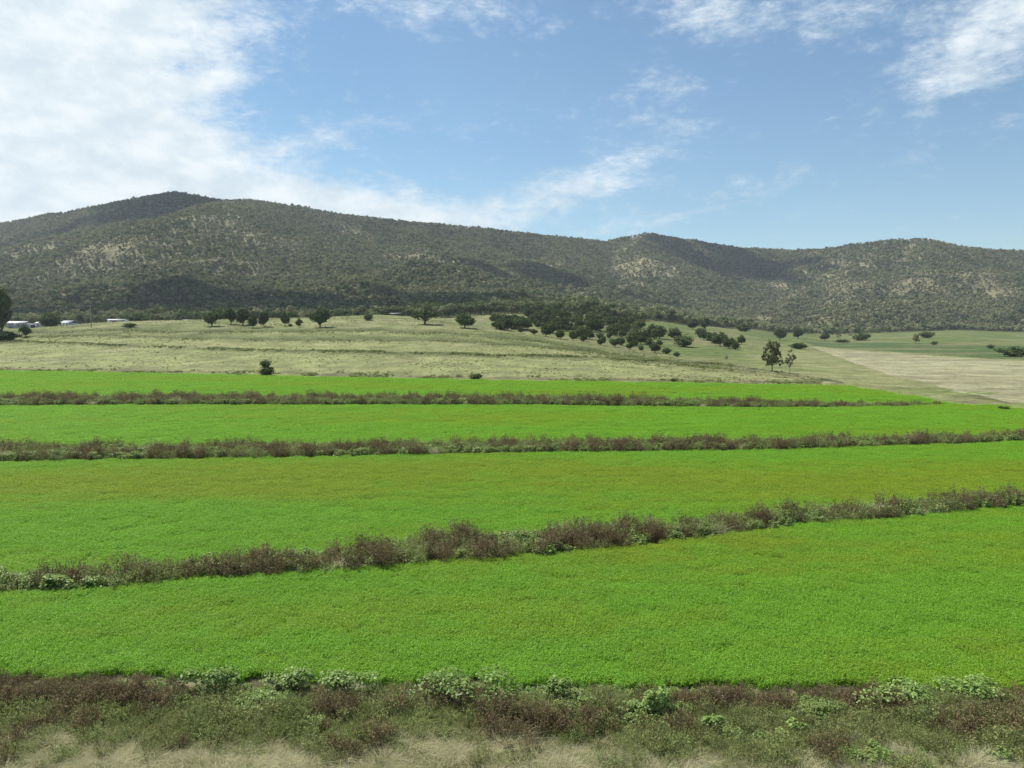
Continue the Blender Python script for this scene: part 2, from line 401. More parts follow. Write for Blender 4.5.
V = np.stack([GX, GY, GZ], -1).reshape(-1, 3); colv = np.concatenate([col_g, np.ones(GX.shape + (1,))], -1).reshape(-1, 4)
ii, jj = np.meshgrid(np.arange(nA - 1), np.arange(nR - 1), indexing='ij')
quads = np.stack([ii * nR + jj, (ii + 1) * nR + jj, (ii + 1) * nR + jj + 1, ii * nR + jj + 1], -1)[..., ::-1].reshape(-1, 4)
fh = HB[:-1, :-1].ravel()


def sub(Vs, F_, cols):
    u, inv = np.unique(F_.ravel(), return_inverse=True)
    return Vs[u], inv.reshape(F_.shape), cols[u]


def ground_mat(name, rough_noise):
    m = bpy.data.materials.new(name); m.use_nodes = True; t = NT(m.node_tree); bs = t.n['Principled BSDF']
    at_ = t.add('ShaderNodeAttribute', attribute_name='ground_colour'); ge = t.add('ShaderNodeNewGeometry'); pos = ge.outputs['Position']
    a = t.noise(pos, rough_noise[0], 6, .65); b = t.noise(pos, rough_noise[1], 5, .6)
    f = t.math('MULTIPLY', t.ramp(a, .25, .75, .62, 1.32), t.ramp(b, .25, .75, .72, 1.28))
    cc = t.add('ShaderNodeCombineColor'); [t.l.new(f, cc.inputs[i]) for i in range(3)]
    t.l.new(t.mix(1.0, at_.outputs['Color'], cc.outputs[0], 'MULTIPLY'), bs.inputs['Base Color'])
    bs.inputs['Roughness'].default_value = .95; bs.inputs['Specular IOR Level'].default_value = .1
    bp = t.add('ShaderNodeBump'); bp.inputs['Strength'].default_value = .6; bp.inputs['Distance'].default_value = .25
    t.l.new(b, bp.inputs['Height']); t.l.new(bp.outputs[0], bs.inputs['Normal'])
    return m


vs, fs, cs = sub(V, quads[~fh], colv)
ground = link('ground', mesh_np('ground', vs, fs, {'ground_colour': ('POINT', 'FLOAT_COLOR', cs)}, True), ground_mat('grassland', (.11, .9)))
tag(ground, 'rolling dry pasture and bare soil under the crops and paddocks', 'ground', kind='structure')
vs, fs, cs = sub(V, quads[fh], colv)
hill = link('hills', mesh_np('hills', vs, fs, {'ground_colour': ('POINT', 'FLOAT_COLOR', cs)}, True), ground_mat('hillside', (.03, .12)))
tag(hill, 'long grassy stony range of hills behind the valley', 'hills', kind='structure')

# ------------------------------------------------------------------ leaf materials
def leaf_mat(name, c1, c2, c3=None, transl=.3, tint_amt=.5, gloss=.04):
    """c1..c2 vary leaf by leaf, c3 is mixed in by the plant's own tint"""
    m = bpy.data.materials.new(name); m.use_nodes = True; t = NT(m.node_tree); t.n.clear()
    o = t.add('ShaderNodeOutputMaterial')
    v = t.add('ShaderNodeAttribute', attribute_name='v').outputs['Fac']
    ti = t.add('ShaderNodeAttribute', attribute_name='tint', attribute_type='INSTANCER').outputs['Fac']
    tg = t.add('ShaderNodeAttribute', attribute_name='tint').outputs['Fac']
    oi = t.add('ShaderNodeObjectInfo').outputs['Random']
    tint = t.math('ADD', ti, tg)
    c = t.mix(v, col(*c1), col(*c2))
    if c3: c = t.mix(t.math('MULTIPLY', tint, 1.0, clamp=True), c, col(*c3))
    f = t.ramp(oi, 0, 1, 1 - .3 * tint_amt, 1 + .3 * tint_amt, False)
    cc = t.add('ShaderNodeCombineColor'); [t.l.new(f, cc.inputs[i]) for i in range(3)]
    c = t.mix(1.0, c, cc.outputs[0], 'MULTIPLY')
    d = t.add('ShaderNodeBsdfDiffuse'); tr = t.add('ShaderNodeBsdfTranslucent'); mx = t.add('ShaderNodeMixShader'); mx.inputs[0].default_value = transl
    t.l.new(c, d.inputs[0]); t.l.new(c, tr.inputs[0]); t.l.new(d.outputs[0], mx.inputs[1]); t.l.new(tr.outputs[0], mx.inputs[2])
    last = mx
    if gloss:
        g = t.add('ShaderNodeBsdfGlossy'); g.inputs['Roughness'].default_value = .45; g.inputs[0].default_value = (1, 1, 1, 1)
        m2 = t.add('ShaderNodeMixShader'); m2.inputs[0].default_value = gloss
        t.l.new(mx.outputs[0], m2.inputs[1]); t.l.new(g.outputs[0], m2.inputs[2]); last = m2
    t.l.new(last.outputs[0], o.inputs[0])
    return m


def bark_mat(name, c1, c2):
    m = bpy.data.materials.new(name); m.use_nodes = True; t = NT(m.node_tree); bs = t.n['Principled BSDF']
    tcn = t.add('ShaderNodeTexCoord').outputs['Object']
    n = t.noise(t.mapping(tcn, scl=(14, 14, 3)), 3.0, 5)
    t.l.new(t.mix(t.ramp(n, .35, .65), col(*c1), col(*c2)), bs.inputs['Base Color']); bs.inputs['Roughness'].default_value = .9
    return m


M_CROP = leaf_mat('crop_blade', (.170, .36, .025), (.245, .485, .044), (.265, .375, .03), .35, .25, .015)
M_BROWN = leaf_mat('weed_brown', (.085, .070, .034), (.315, .265, .15), (.20, .145, .08), .3, .6, 0)
M_OLIVE = leaf_mat('weed_olive', (.12, .16, .042), (.40, .47, .185), (.27, .26, .115), .35, .6, 0)
M_BROAD = leaf_mat('broad_leaf', (.085, .165, .035), (.26, .36, .10), (.22, .25, .08), .25, .5, .015)
M_STRAW = leaf_mat('dry_grass', (.44, .42, .26), (.68, .64, .43), (.40, .40, .21), .4, .5, 0)
M_STEM = bark_mat('weed_stem', (.12, .10, .05), (.2, .15, .08))
M_DARK = leaf_mat('dark_foliage', (.040, .062, .022), (.125, .165, .060), (.13, .16, .065), .28, .7, 0)
M_MID = leaf_mat('olive_foliage', (.07, .10, .035), (.13, .17, .06), (.16, .18, .075), .28, .6, 0)
M_GUM = leaf_mat('gum_foliage', (.115, .138, .058), (.275, .295, .135), (.33, .295, .165), .25, .9, 0)
M_BARK = bark_mat('bark', (.10, .085, .065), (.20, .18, .15))
M_PALEBARK = bark_mat('pale_bark', (.28, .25, .21), (.48, .45, .40))


# ------------------------------------------------------------------ plant shapes
def leaves(cen, nrm, size, aspect=.55, droop=0.0, r=rng):
    """one four-cornered leaf (pointed) per centre; returns V, F"""
    n = len(cen); a = r.normal(size=(n, 3)); nrm = nrm / (np.linalg.norm(nrm, axis=1, keepdims=True) + 1e-9)
    u = np.cross(nrm, a); u /= np.linalg.norm(u, axis=1, keepdims=True) + 1e-9; v = np.cross(nrm, u)
    s = np.asarray(size).reshape(-1, 1) * np.ones((n, 1))
    p0 = cen - u * s; p1 = cen + v * s * aspect + u * s * .1; p2 = cen + u * s - nrm * s * droop; p3 = cen - v * s * aspect + u * s * .1
    return np.stack([p0, p1, p2, p3], 1).reshape(-1, 3), np.arange(4 * n).reshape(-1, 4)


def tube(pts, radii, sides=6):
    pts = np.asarray(pts, float); V = []; n = len(pts)
    for i in range(n):
        d = pts[min(i + 1, n - 1)] - pts[max(i - 1, 0)]; d = d / (np.linalg.norm(d) + 1e-9)
        a = np.cross(d, [0.3, 1, .2]); a /= np.linalg.norm(a) + 1e-9; b = np.cross(d, a)
        for k in range(sides):
            th = 2 * math.pi * k / sides; V.append(pts[i] + radii[i] * (math.cos(th) * a + math.sin(th) * b))
    Fq = [[i * sides + k, i * sides + (k + 1) % sides, (i + 1) * sides + (k + 1) % sides, (i + 1) * sides + k] for i in range(n - 1) for k in range(sides)]
    return np.array(V), np.array(Fq)


def joinm(items):
    V, Fq, o = [], [], 0
    for v, f in items: V.append(v); Fq.append(f + o); o += len(v)
    return np.concatenate(V), np.concatenate(Fq)


def tree_meshes(name, lobes, nleaf, leaf, trunk_h, trunk_r, mats, seed, spread=1.0, shell=.55):
    """unit tree: 1 high, crown about 1 wide. lobes: (x,y,z,rx,rz). Returns crown mesh, trunk mesh"""
    r = np.random.default_rng(seed); cs, ns, sh = [], [], []
    vol = np.array([l[3] ** 2 * l[4] for l in lobes]) ** .67; cnt = (nleaf * vol / vol.sum()).astype(int)
    for (x, y, z, rx, rz), k in zip(lobes, cnt):
        # sprays: leaf clumps gathered round twig ends so gaps stay open
        ntw = max(6, k // 9); tw = r.normal(size=(ntw, 3)); tw /= np.linalg.norm(tw, axis=1, keepdims=True)
        rr = shell + (1 - shell) * r.random((ntw, 1)) ** .6; tw = tw * rr
        idx = r.integers(0, ntw, k); p = tw[idx] + r.normal(size=(k, 3)) * .16
        nr = p / (np.linalg.norm(p, axis=1, keepdims=True) + 1e-6) + r.normal(size=(k, 3)) * .55 + np.array([0, 0, .35])
        cs.append(np.array([x, y, z]) + p * np.array([rx, rx, rz])); ns.append(nr); sh.append(r.random(ntw)[idx] * .6 + r.random(k) * .4)
    cen, nrm, vv = np.concatenate(cs), np.concatenate(ns), np.concatenate(sh)
    Vc, Fc = leaves(cen, nrm, leaf * (.6 + .8 * r.random(len(cen))), .6, .1, r)
    crown = mesh_np(name + '_crown', Vc, Fc, {'v': ('FACE', 'FLOAT', vv)}); crown.materials.append(mats[0])
    items = [tube([(0, 0, -.04), (r.normal() * .008, r.normal() * .008, trunk_h * .5), (0, 0, trunk_h), (0.01, 0.01, trunk_h + .22)], [trunk_r * 1.3, trunk_r, trunk_r * .8, trunk_r * .35], 7)]
    for (x, y, z, rx, rz) in lobes:
        s = np.array([0, 0, trunk_h * r.uniform(.75, 1.05)]); e = np.array([x, y, z])
        m = (s + e) / 2 + np.array([x * .12, y * .12, -.02])
        items.append(tube([s, m, e], [trunk_r * .5, trunk_r * .32, trunk_r * .12], 5))
    Vt, Ft = joinm(items); trunk = mesh_np(name + '_trunk', Vt, Ft, None, True); trunk.materials.append(mats[1])
    return crown, trunk


def lobeset(seed, n, zc, hz, w, lr):
    r = np.random.default_rng(seed); L = []
    for i in range(n):
        th = 2 * math.pi * (i + r.random() * .6) / n; q = r.uniform(.35, 1) if i else 0
        L.append((w * q * math.cos(th), w * q * math.sin(th), zc + hz * r.uniform(-1, 1) * (1 - .4 * q), lr * r.uniform(.8, 1.25), lr * r.uniform(.75, 1.05)))
    return L


KINDS = {}
def kind(name, *a, **k): KINDS[name] = tree_meshes(name, *a, **k)
kind('round', lobeset(1, 10, .53, .26, .27, .25), 1900, .05, .12, .035, (M_DARK, M_BARK), 11)
kind('round_b', lobeset(2, 11, .52, .28, .29, .23), 1900, .05, .12, .035, (M_DARK, M_BARK), 12)
kind('round_mid', lobeset(3, 11, .52, .27, .29, .24), 1800, .05, .12, .035, (M_MID, M_BARK), 13)
kind('spread', lobeset(4, 14, .60, .20, .37, .17), 1300, .045, .24, .04, (M_MID, M_BARK), 14, shell=.4)
kind('tall', lobeset(5, 14, .52, .36, .26, .2), 2000, .05, .14, .03, (M_DARK, M_BARK), 15)
kind('gum', lobeset(6, 22, .53, .36, .33, .15), 1800, .036, .2, .022, (M_GUM, M_BARK), 16, shell=.35)
kind('thin_gum', lobeset(8, 14, .62, .30, .31, .13), 650, .034, .3, .022, (M_GUM, M_PALEBARK), 17, shell=.3)
kind('bush', lobeset(9, 10, .42, .20, .30, .29), 1600, .055, .1, .025, (M_DARK, M_BARK), 18)
kind('bush_mid', lobeset(10, 10, .42, .22, .30, .28), 1600, .055, .1, .025, (M_MID, M_BARK), 19)

# ------------------------------------------------------------------ scattered masses (uncountable: crop, weeds, hillside forest)
def proto_coll(name, meshes):
    c = bpy.data.collections.new(name)
    for i, me in enumerate(meshes):
        o = bpy.data.objects.new('%s_%02d' % (name, i), me); c.objects.link(o)
    return c


def scatter(name, coll, pts, rot, scl, pick, tint, label, cat, sheet=None, mat=None):
    """one object: an optional sheet of faces plus loose points that carry plants"""
    n = len(pts); V = pts; Fq = np.zeros((0, 4), int); on_ = np.ones(n, bool)
    if sheet is not None:
        sv, sf, st = sheet; V = np.concatenate([pts, sv]); Fq = sf + n; on_ = np.concatenate([on_, np.zeros(len(sv), bool)])
        rot = np.concatenate([rot, np.zeros((len(sv), 3))]); scl = np.concatenate([scl, np.zeros((len(sv), 3))])
        pick = np.concatenate([pick, np.zeros(len(sv), int)]); tint = np.concatenate([tint, st])
    me = mesh_np(name, V, Fq, {'rot': ('POINT', 'FLOAT_VECTOR', rot.astype(np.float32)), 'scl': ('POINT', 'FLOAT_VECTOR', scl.astype(np.float32)),
                               'pick': ('POINT', 'INT', pick.astype(np.int32)), 'tint': ('POINT', 'FLOAT', tint.astype(np.float32)), 'plant': ('POINT', 'BOOLEAN', on_)})
    o = link(name, me, mat)
    g = bpy.data.node_groups.new('plant_out_' + name, 'GeometryNodeTree')
    g.interface.new_socket('Geometry', in_out='INPUT', socket_type='NodeSocketGeometry'); g.interface.new_socket('Geometry', in_out='OUTPUT', socket_type='NodeSocketGeometry')
    N, L = g.nodes, g.links
    gi, go = N.new('NodeGroupInput'), N.new('NodeGroupOutput'); ip = N.new('GeometryNodeInstanceOnPoints'); ci = N.new('GeometryNodeCollectionInfo')
    ci.inputs['Collection'].default_value = coll; ci.inputs['Separate Children'].default_value = True; ci.inputs['Reset Children'].default_value = True
    def na(nm, typ):
        q = N.new('GeometryNodeInputNamedAttribute'); q.data_type = typ; q.inputs['Name'].default_value = nm; return q.outputs['Attribute']
    er = N.new('FunctionNodeEulerToRotation'); L.new(na('rot', 'FLOAT_VECTOR'), er.inputs[0])
    L.new(gi.outputs[0], ip.inputs['Points']); L.new(na('plant', 'BOOLEAN'), ip.inputs['Selection']); L.new(ci.outputs[0], ip.inputs['Instance'])
    ip.inputs['Pick Instance'].default_value = True; L.new(na('pick', 'INT'), ip.inputs['Instance Index'])
    L.new(er.outputs[0], ip.inputs['Rotation']); L.new(na('scl', 'FLOAT_VECTOR'), ip.inputs['Scale'])
    if sheet is not None:
        j = N.new('GeometryNodeJoinGeometry'); L.new(ip.outputs[0], j.inputs[0]); L.new(gi.outputs[0], j.inputs[0]); L.new(j.outputs[0], go.inputs[0])
    else: L.new(ip.outputs[0], go.inputs[0])
    md = o.modifiers.new('plants', 'NODES'); md.node_group = g
    tag(o, label, cat, kind='stuff')
    return o


def edge(pts):
    p = np.array(pts, float); return lambda x: np.interp(x, p[:, 0], p[:, 1])
S1F = edge([(-400, 672), (0, 678), (250, 682), (512, 687), (768, 690), (1024, 690), (1400, 690)])     # strip 1: far edge = near edge of crop A
S2N = edge([(-400, 622), (0, 598), (113, 592), (200, 582), (340, 575), (450, 564), (560, 557), (680, 543), (780, 530), (900, 520), (1024, 509), (1400, 486)])
S2T = edge([(-400, 600), (0, 583), (113, 578), (200, 568), (340, 559), (450, 543), (560, 537), (680, 531), (780, 519), (900, 509), (1024, 500), (1400, 478)])
S3N = edge([(-400, 469), (0, 464), (250, 460), (510, 455), (640, 453), (760, 452), (830, 450), (1024, 443), (1400, 430)])
S3T = edge([(-400, 458), (0, 453), (250, 450), (510, 447), (640, 445), (764, 445), (1024, 438.5), (1400, 427)])
S4N = edge([(-400, 408), (0, 407), (180, 406), (510, 406), (760, 409), (900, 408), (945, 406)])
S4T = edge([(-400, 401), (0, 399.5), (250, 400), (510, 401), (760, 404.5), (900, 405), (945, 404.5)])
FAR = edge(list(zip(EDGE_PX, EDGE_PY)))


def band_points(near, far, spacing, x0=-260, x1=1290, grow=None):
    """jittered points on level ground between two edges seen as near(px), far(px)"""
    nx0, ny0 = flat(np.array([x0, x1]), np.array([near(x0), near(x1)])); P = []
    xs = np.linspace(x0, x1, 80); fx, fy = flat(xs, far(xs)); gx, gy = flat(xs, near(xs))
    X0, X1, Y0, Y1 = min(fx.min(), gx.min()), max(fx.max(), gx.max()), gy.min(), fy.max()
    X, Y = np.meshgrid(np.arange(X0, X1, spacing), np.arange(Y0, Y1, spacing)); X = X.ravel(); Y = Y.ravel()
    X = X + rng.uniform(-.5, .5, X.size) * spacing; Y = Y + rng.uniform(-.5, .5, X.size) * spacing
    # bearing -> pixel
    c, s = math.cos(PITCH), math.sin(PITCH); dz = -CAM_H; dep = Y * c - dz * s; up = Y * s + dz * c
    px = 512 + F * X / dep; py = 384 - F * up / dep
    ok = (px > x0) & (px < x1) & (py < near(px)) & (py > far(px))
    return X[ok], Y[ok], px[ok], py[ok]


def band_sheet(near, far, z, tintf, nx=260, ny=24, x0=-260, x1=1290):
    xs = np.linspace(x0, x1, nx); gx, gy = flat(xs, near(xs)); fx, fy = flat(xs, far(xs)); t = np.linspace(0, 1, ny)[:, None]
    X = gx + (fx - gx) * t; Y = gy + (fy - gy) * t; Vs = np.stack([X, Y, np.full_like(X, z)], -1).reshape(-1, 3)
    i, j = np.meshgrid(np.arange(ny - 1), np.arange(nx - 1), indexing='ij')
    return Vs, np.stack([i * nx + j, i * nx + j + 1, (i + 1) * nx + j + 1, (i + 1) * nx + j], -1).reshape(-1, 4), tintf(X, Y).ravel()


# crop turf: a square metre of upright blades in clumps
def blades(n, size, hgt, wid, seed, lean=.35, clumps=0, zbase=0.0, curve=.5):
    r = np.random.default_rng(seed)
    if clumps:
        cc = r.uniform(-.5, .5, (clumps, 2)) * size; ch = r.uniform(.72, 1.15, clumps); k = r.integers(0, clumps, n)
        xy = cc[k] + r.normal(size=(n, 2)) * .055 * size; hh = hgt * ch[k] * r.uniform(.75, 1.1, n)
    else: xy = r.normal(size=(n, 2)) * size; hh = hgt * r.uniform(.55, 1.1, n); k = r.integers(0, 40, n)
    th = r.uniform(0, 2 * math.pi, n); d = np.stack([np.cos(th), np.sin(th), 0 * th], 1); sdv = np.stack([-np.sin(th), np.cos(th), 0 * th], 1)
    ln = np.abs(r.normal(size=n)) * lean
    b = np.concatenate([xy, np.full((n, 1), zbase)], 1); w_ = (wid * r.uniform(.7, 1.3, n))[:, None]
    m = b + d * (hh * ln * .4)[:, None] + np.array([0, 0, 1]) * (hh * .6)[:, None]
    e = m + d * (hh * ln * (.4 + curve))[:, None] + np.array([0, 0, 1]) * (hh * .4 * (1 - np.minimum(ln * curve, .9)))[:, None]
    Vb = np.stack([b - sdv * w_ * .5, b + sdv * w_ * .5, m + sdv * w_ * .5, m - sdv * w_ * .5, e], 1).reshape(-1, 3)
    o = np.arange(n)[:, None] * 5
    return Vb, o + np.array([0, 1, 2, 3]), o + np.array([3, 2, 4]), np.repeat((r.random(64)[k % 64] * .6 + r.random(n) * .4)[:, None], 1, 1)[:, 0]


def blade_mesh(name, mat, *a, **k):
    Vb, q, t3, vv = blades(*a, **k)
    me = mesh_np(name, Vb, [q, t3], {'v': ('FACE', 'FLOAT', np.concatenate([vv, vv]))}); me.materials.append(mat); return me


def turf_mesh(name, seed):
    r = np.random.default_rng(seed); Vb, q, t3, vv = blades(260, 1.0, .36, .022, seed, .6, 50)
    n = 1250; k = 260; cc = r.uniform(-.56, .56, (k, 2)); ch = r.uniform(.30, .39, k); j = r.integers(0, k, n)
    d = r.normal(size=(n, 3)) * np.array([.036, .036, .022]); p = np.column_stack([cc[j] + d[:, :2], ch[j] + d[:, 2] - 2.2 * (d[:, 0] ** 2 + d[:, 1] ** 2) * 4])
    nr = np.column_stack([d[:, :2] * 9, np.ones(n)]) + r.normal(size=(n, 3)) * .34
    Vl, Fl = leaves(p, nr, .028 * r.uniform(.6, 1.4, n), .3, .35, r); vl = r.random(k)[j] * .5 + r.random(n) * .5
    me = mesh_np(name, np.concatenate([Vb, Vl]), [q, Fl + len(Vb), t3], {'v': ('FACE', 'FLOAT', np.concatenate([vv * .6, vl, vv * .6]))}); me.materials.append(M_CROP); return me


crop_c = proto_coll('crop_turf', [turf_mesh('crop_turf_%d' % i, 30 + i) for i in range(4)])


def crop_tint(X, Y):
    a = fbm(X / 26, Y / 9, 4, 71); b = fbm(X / 3, Y / 1.2, 3, 72)
    band = np.exp(-((Y - 66 - .04 * X) / 9.0) ** 2) * .75
    return np.clip((a - .46) * 1.8 + (b - .5) * 1.1 + band, 0, 1)


def crop(near, far, spacing, sxy, label, zs=1.0, rag=6.0):
    X, Y, px, py = band_points(near, far, spacing)
    jag = rag * (fbm(X / 2.2, Y / 2.2, 4, 79) - .42) * 1.6; ok = (py + jag < near(px)) & (py - jag * .3 > far(px)); X, Y, px, py = X[ok], Y[ok], px[ok], py[ok]
    n = len(X); rot = np.zeros((n, 3)); rot[:, 2] = rng.uniform(0, 6.28, n)
    hvar = .84 + .32 * fbm(X / 3.0, Y / .9, 3, 73); s = np.stack([np.full(n, sxy), np.full(n, sxy), zs * hvar], 1) * rng.uniform(.9, 1.12, (n, 1))
    return scatter('crop', crop_c, np.stack([X, Y, np.zeros(n)], 1), rot, s, rng.integers(0, 4, n), crop_tint(X, Y), label, 'crop', band_sheet(lambda x: near(x) - rag * .75, far, .12, crop_tint), M_CROP)


crop(S1F, lambda x: S2N(x) + .5, .62, 1.0, 'lush bright green crop nearest the camera, behind the tall brown weeds', rag=9.0)
crop(S2T, lambda x: S3N(x) + .2, .75, 1.15, 'green crop with a yellowish tinge along its far side, between two weed strips', rag=5.0)
crop(S3T, lambda x: S4N(x), 1.5, 2.2, 'narrow green crop band just before the thin farthest weed strip', rag=2.0)
# the last band wraps the tapering end of the fourth strip
S4E = lambda x: np.where(x < 945, S4T(x), 405.2)
crop(S4E, FAR, 2.4, 3.4, 'farthest narrow green crop band below the dry knoll', rag=1.0)

# weeds
def weed_stalky(name, mat, seed, n=16, h=1.2, nl=20, lsz=.045, spread=.32):
    r = np.random.default_rng(seed); items = []; cs, ns, vv = [], [], []
    for i in range(n):
        a = r.uniform(0, 6.28); q = spread * math.sqrt(r.random()); hh = h * r.uniform(.65, 1.1) * (1 - .45 * (q / spread) ** 2); b = np.array([q * .4 * math.cos(a), q * .4 * math.sin(a), 0]); e = np.array([q * 1.5 * math.cos(a), q * 1.5 * math.sin(a), hh])
        items.append(tube([b, (b + e) / 2 + r.normal(size=3) * .03, e], [.007, .006, .003], 3))
        t = r.uniform(.1, 1.0, nl)[:, None] ** .8; p = b + (e - b) * t + r.normal(size=(nl, 3)) * (.05 + .05 * (1 - t)); cs.append(p); ns.append(r.normal(size=(nl, 3))); vv.append(r.random() * .6 + r.random(nl) * .4)
    cen = np.concatenate(cs); Vl, Fl = leaves(cen, np.concatenate(ns), lsz * r.uniform(.6, 1.3, len(cen)), .38, .1, r)
    Vs, Fs = joinm(items); V_ = np.concatenate([Vl, Vs]); vvv = np.concatenate([np.concatenate(vv), np.full(len(Fs), .3)])
    me = mesh_np(name, V_, np.concatenate([Fl, Fs + len(Vl)]), {'v': ('FACE', 'FLOAT', vvv)}); me.materials.append(mat); return me


def weed_leafy(name, mat, seed, n=420, h=.85, w=.55, lsz=.06):
    r = np.random.default_rng(seed); d = r.normal(size=(n, 3)); d /= np.linalg.norm(d, axis=1, keepdims=True); d[:, 2] = np.abs(d[:, 2])
    lob = r.uniform(-1, 1, (7, 3)) * np.array([w * .6, w * .6, .12]); k = r.integers(0, 7, n)
    p = d * r.uniform(.55, 1, (n, 1)) * np.array([w * .55, w * .55, h * .8]) + lob[k] + np.array([0, 0, .12])
    nr = d * .5 + np.array([0, 0, .9]) + r.normal(size=(n, 3)) * .35
    Vl, Fl = leaves(p, nr, lsz * r.uniform(.6, 1.35, n), .7, .25, r)
    st = [tube([(0, 0, -.02), lob[i] * .5 + (0, 0, h * .3), lob[i] + (0, 0, h * .6)], [.016, .012, .006], 4) for i in range(7)]
    Vs, Fs = joinm(st); me = mesh_np(name, np.concatenate([Vl, Vs]), np.concatenate([Fl, Fs + len(Vl)]), {'v': ('FACE', 'FLOAT', np.concatenate([r.random(n), np.zeros(len(Fs))]))}); me.materials.append(mat); return me


W_PROTO = ([weed_stalky('brown_weed_%d' % i, M_BROWN, 50 + i, 22, 1.1, 30, .05, .42) for i in range(3)] +
           [weed_stalky('olive_weed_%d' % i, M_OLIVE, 60 + i, 20, .95, 32, .05, .5) for i in range(3)] +
           [weed_leafy('leafy_weed_%d' % i, M_BROAD, 70 + i) for i in range(2)] +
           [blade_mesh('straw_%d' % i, M_STRAW, 190, .16, .75, .012, 80 + i, .75, 0, 0.0, .8) for i in range(3)] +
           [blade_mesh('green_tuft_%d' % i, M_OLIVE, 170, .15, .7, .014, 90 + i, .6, 0, 0.0, .7) for i in range(2)])
weed_c = proto_coll('weed', W_PROTO)   # 0-2 brown, 3-5 olive, 6-7 leafy, 8-10 straw, 11-12 green tufts


def weeds(near, far, spacing, label, brown=.45, leafy=.16, sc_=1.0, x0=-260, x1=1290, straw=.03, seed=0, mats=None):
    X, Y, px, py = band_points(near, far, spacing, x0, x1); n = len(X)
    a = fbm(X / 3.2, Y / 1.8, 3, 100 + seed); b = fbm(X / 4.5, Y / 2.2, 3, 120 + seed); u = rng.random(n)
    pick = np.where(a + .85 * (u - .5) > 1 - brown - .05, rng.integers(0, 3, n), rng.integers(3, 6, n))
    pick = np.where(b + .42 * (rng.random(n) - .5) > .69 - leafy * .4, rng.integers(6, 8, n), pick)
    pick = np.where(rng.random(n) < straw, np.where(rng.random(n) < .6, rng.integers(8, 11, n), rng.integers(11, 13, n)), pick)
    s = sc_ * rng.uniform(.65, 1.15, n) * (.84 + .36 * fbm(X / 2.6, Y / 2.6, 3, 140 + seed))
    s = np.where((pick >= 6) & (pick < 8), s * .85, s)
    if x1 < 1000: s = s * np.interp(px, [650, 935], [1, .5])
    rot = np.stack([rng.normal(size=n) * .08, rng.normal(size=n) * .08, rng.uniform(0, 6.28, n)], 1)
    return scatter('weeds', weed_c, np.stack([X, Y, np.zeros(n)], 1), rot, np.stack([s, s, s], 1), pick, rng.random(n) * .7, label, 'weeds')


# near strip: brown and olive weeds grading to pale dry grass at the very front
def near_weeds():
    near = lambda x: np.full_like(np.asarray(x, float), 905.0); X, Y, px, py = band_points(near, lambda x: S1F(x) + 6, .27, -330, 1360); n = len(X)
    straw_edge = 757 + 56 * (fbm(X / 2.4, Y / 2.4, 3, 201) - .5) - 6 * np.sin(px / 160.0)
    a = fbm(X / 2.6, Y / 1.9, 3, 211); b = fbm(X / 2.2, Y / 1.2, 3, 212); u = rng.random(n)
    zone = sstep(735, 690, py)
    pick = np.where(a + .3 * (u - .5) + .11 * zone > .65, rng.integers(0, 3, n), np.where(rng.random(n) < .5, rng.integers(3, 6, n), rng.integers(11, 13, n)))
    lf = b + .10 * (rng.random(n) - .5) + .17 * sstep(706, 690, py) - .1 * sstep(715, 735, py) + .05 * sstep(600, 900, px)
    pick = np.where(lf > .665, rng.integers(6, 8, n), pick)
    st = py + 34 * (rng.random(n) - .5) > straw_edge
    pick = np.where(st, np.where(rng.random(n) < .8, rng.integers(8, 11, n), rng.integers(11, 13, n)), pick)
    s = rng.uniform(.55, 1.05, n) * (.65 + .7 * fbm(X / 1.8, Y / 1.8, 3, 214)); s = np.where(st, s * .8, s); s = np.where((pick == 6) | (pick == 7), s * .8, s)
    s = s * np.where(py > 730, .85, 1.0) * (.62 + .38 * sstep(8, 34, py - S1F(px)))
    rot = np.stack([rng.normal(size=n) * .1, rng.normal(size=n) * .1 - .05, rng.uniform(0, 6.28, n)], 1)
    keep = rng.random(n) < np.where(st, .95, .8)
    q = lambda v: v[keep]
    scatter('weeds', weed_c, np.stack([X, Y, np.zeros(n)], 1)[keep], rot[keep], np.stack([s, s, s], 1)[keep], q(pick), q(rng.random(n) * .7), 'tall brown and olive weeds with pale dry grass closest to the camera', 'weeds')
near_weeds()
weeds(S2N, S2T, .60, 'rising diagonal strip of brown weeds between the two nearest crops', .44, .52, 1.3, seed=1)
weeds(S3N, S3T, .70, 'long level strip of dark brown weeds across the middle crops', .46, .54, 1.42, seed=2)
weeds(S4N, S4T, .9, 'thin farthest strip of brown weeds ending near the tan field', .46, .50, 1.7, x1=940, seed=3)


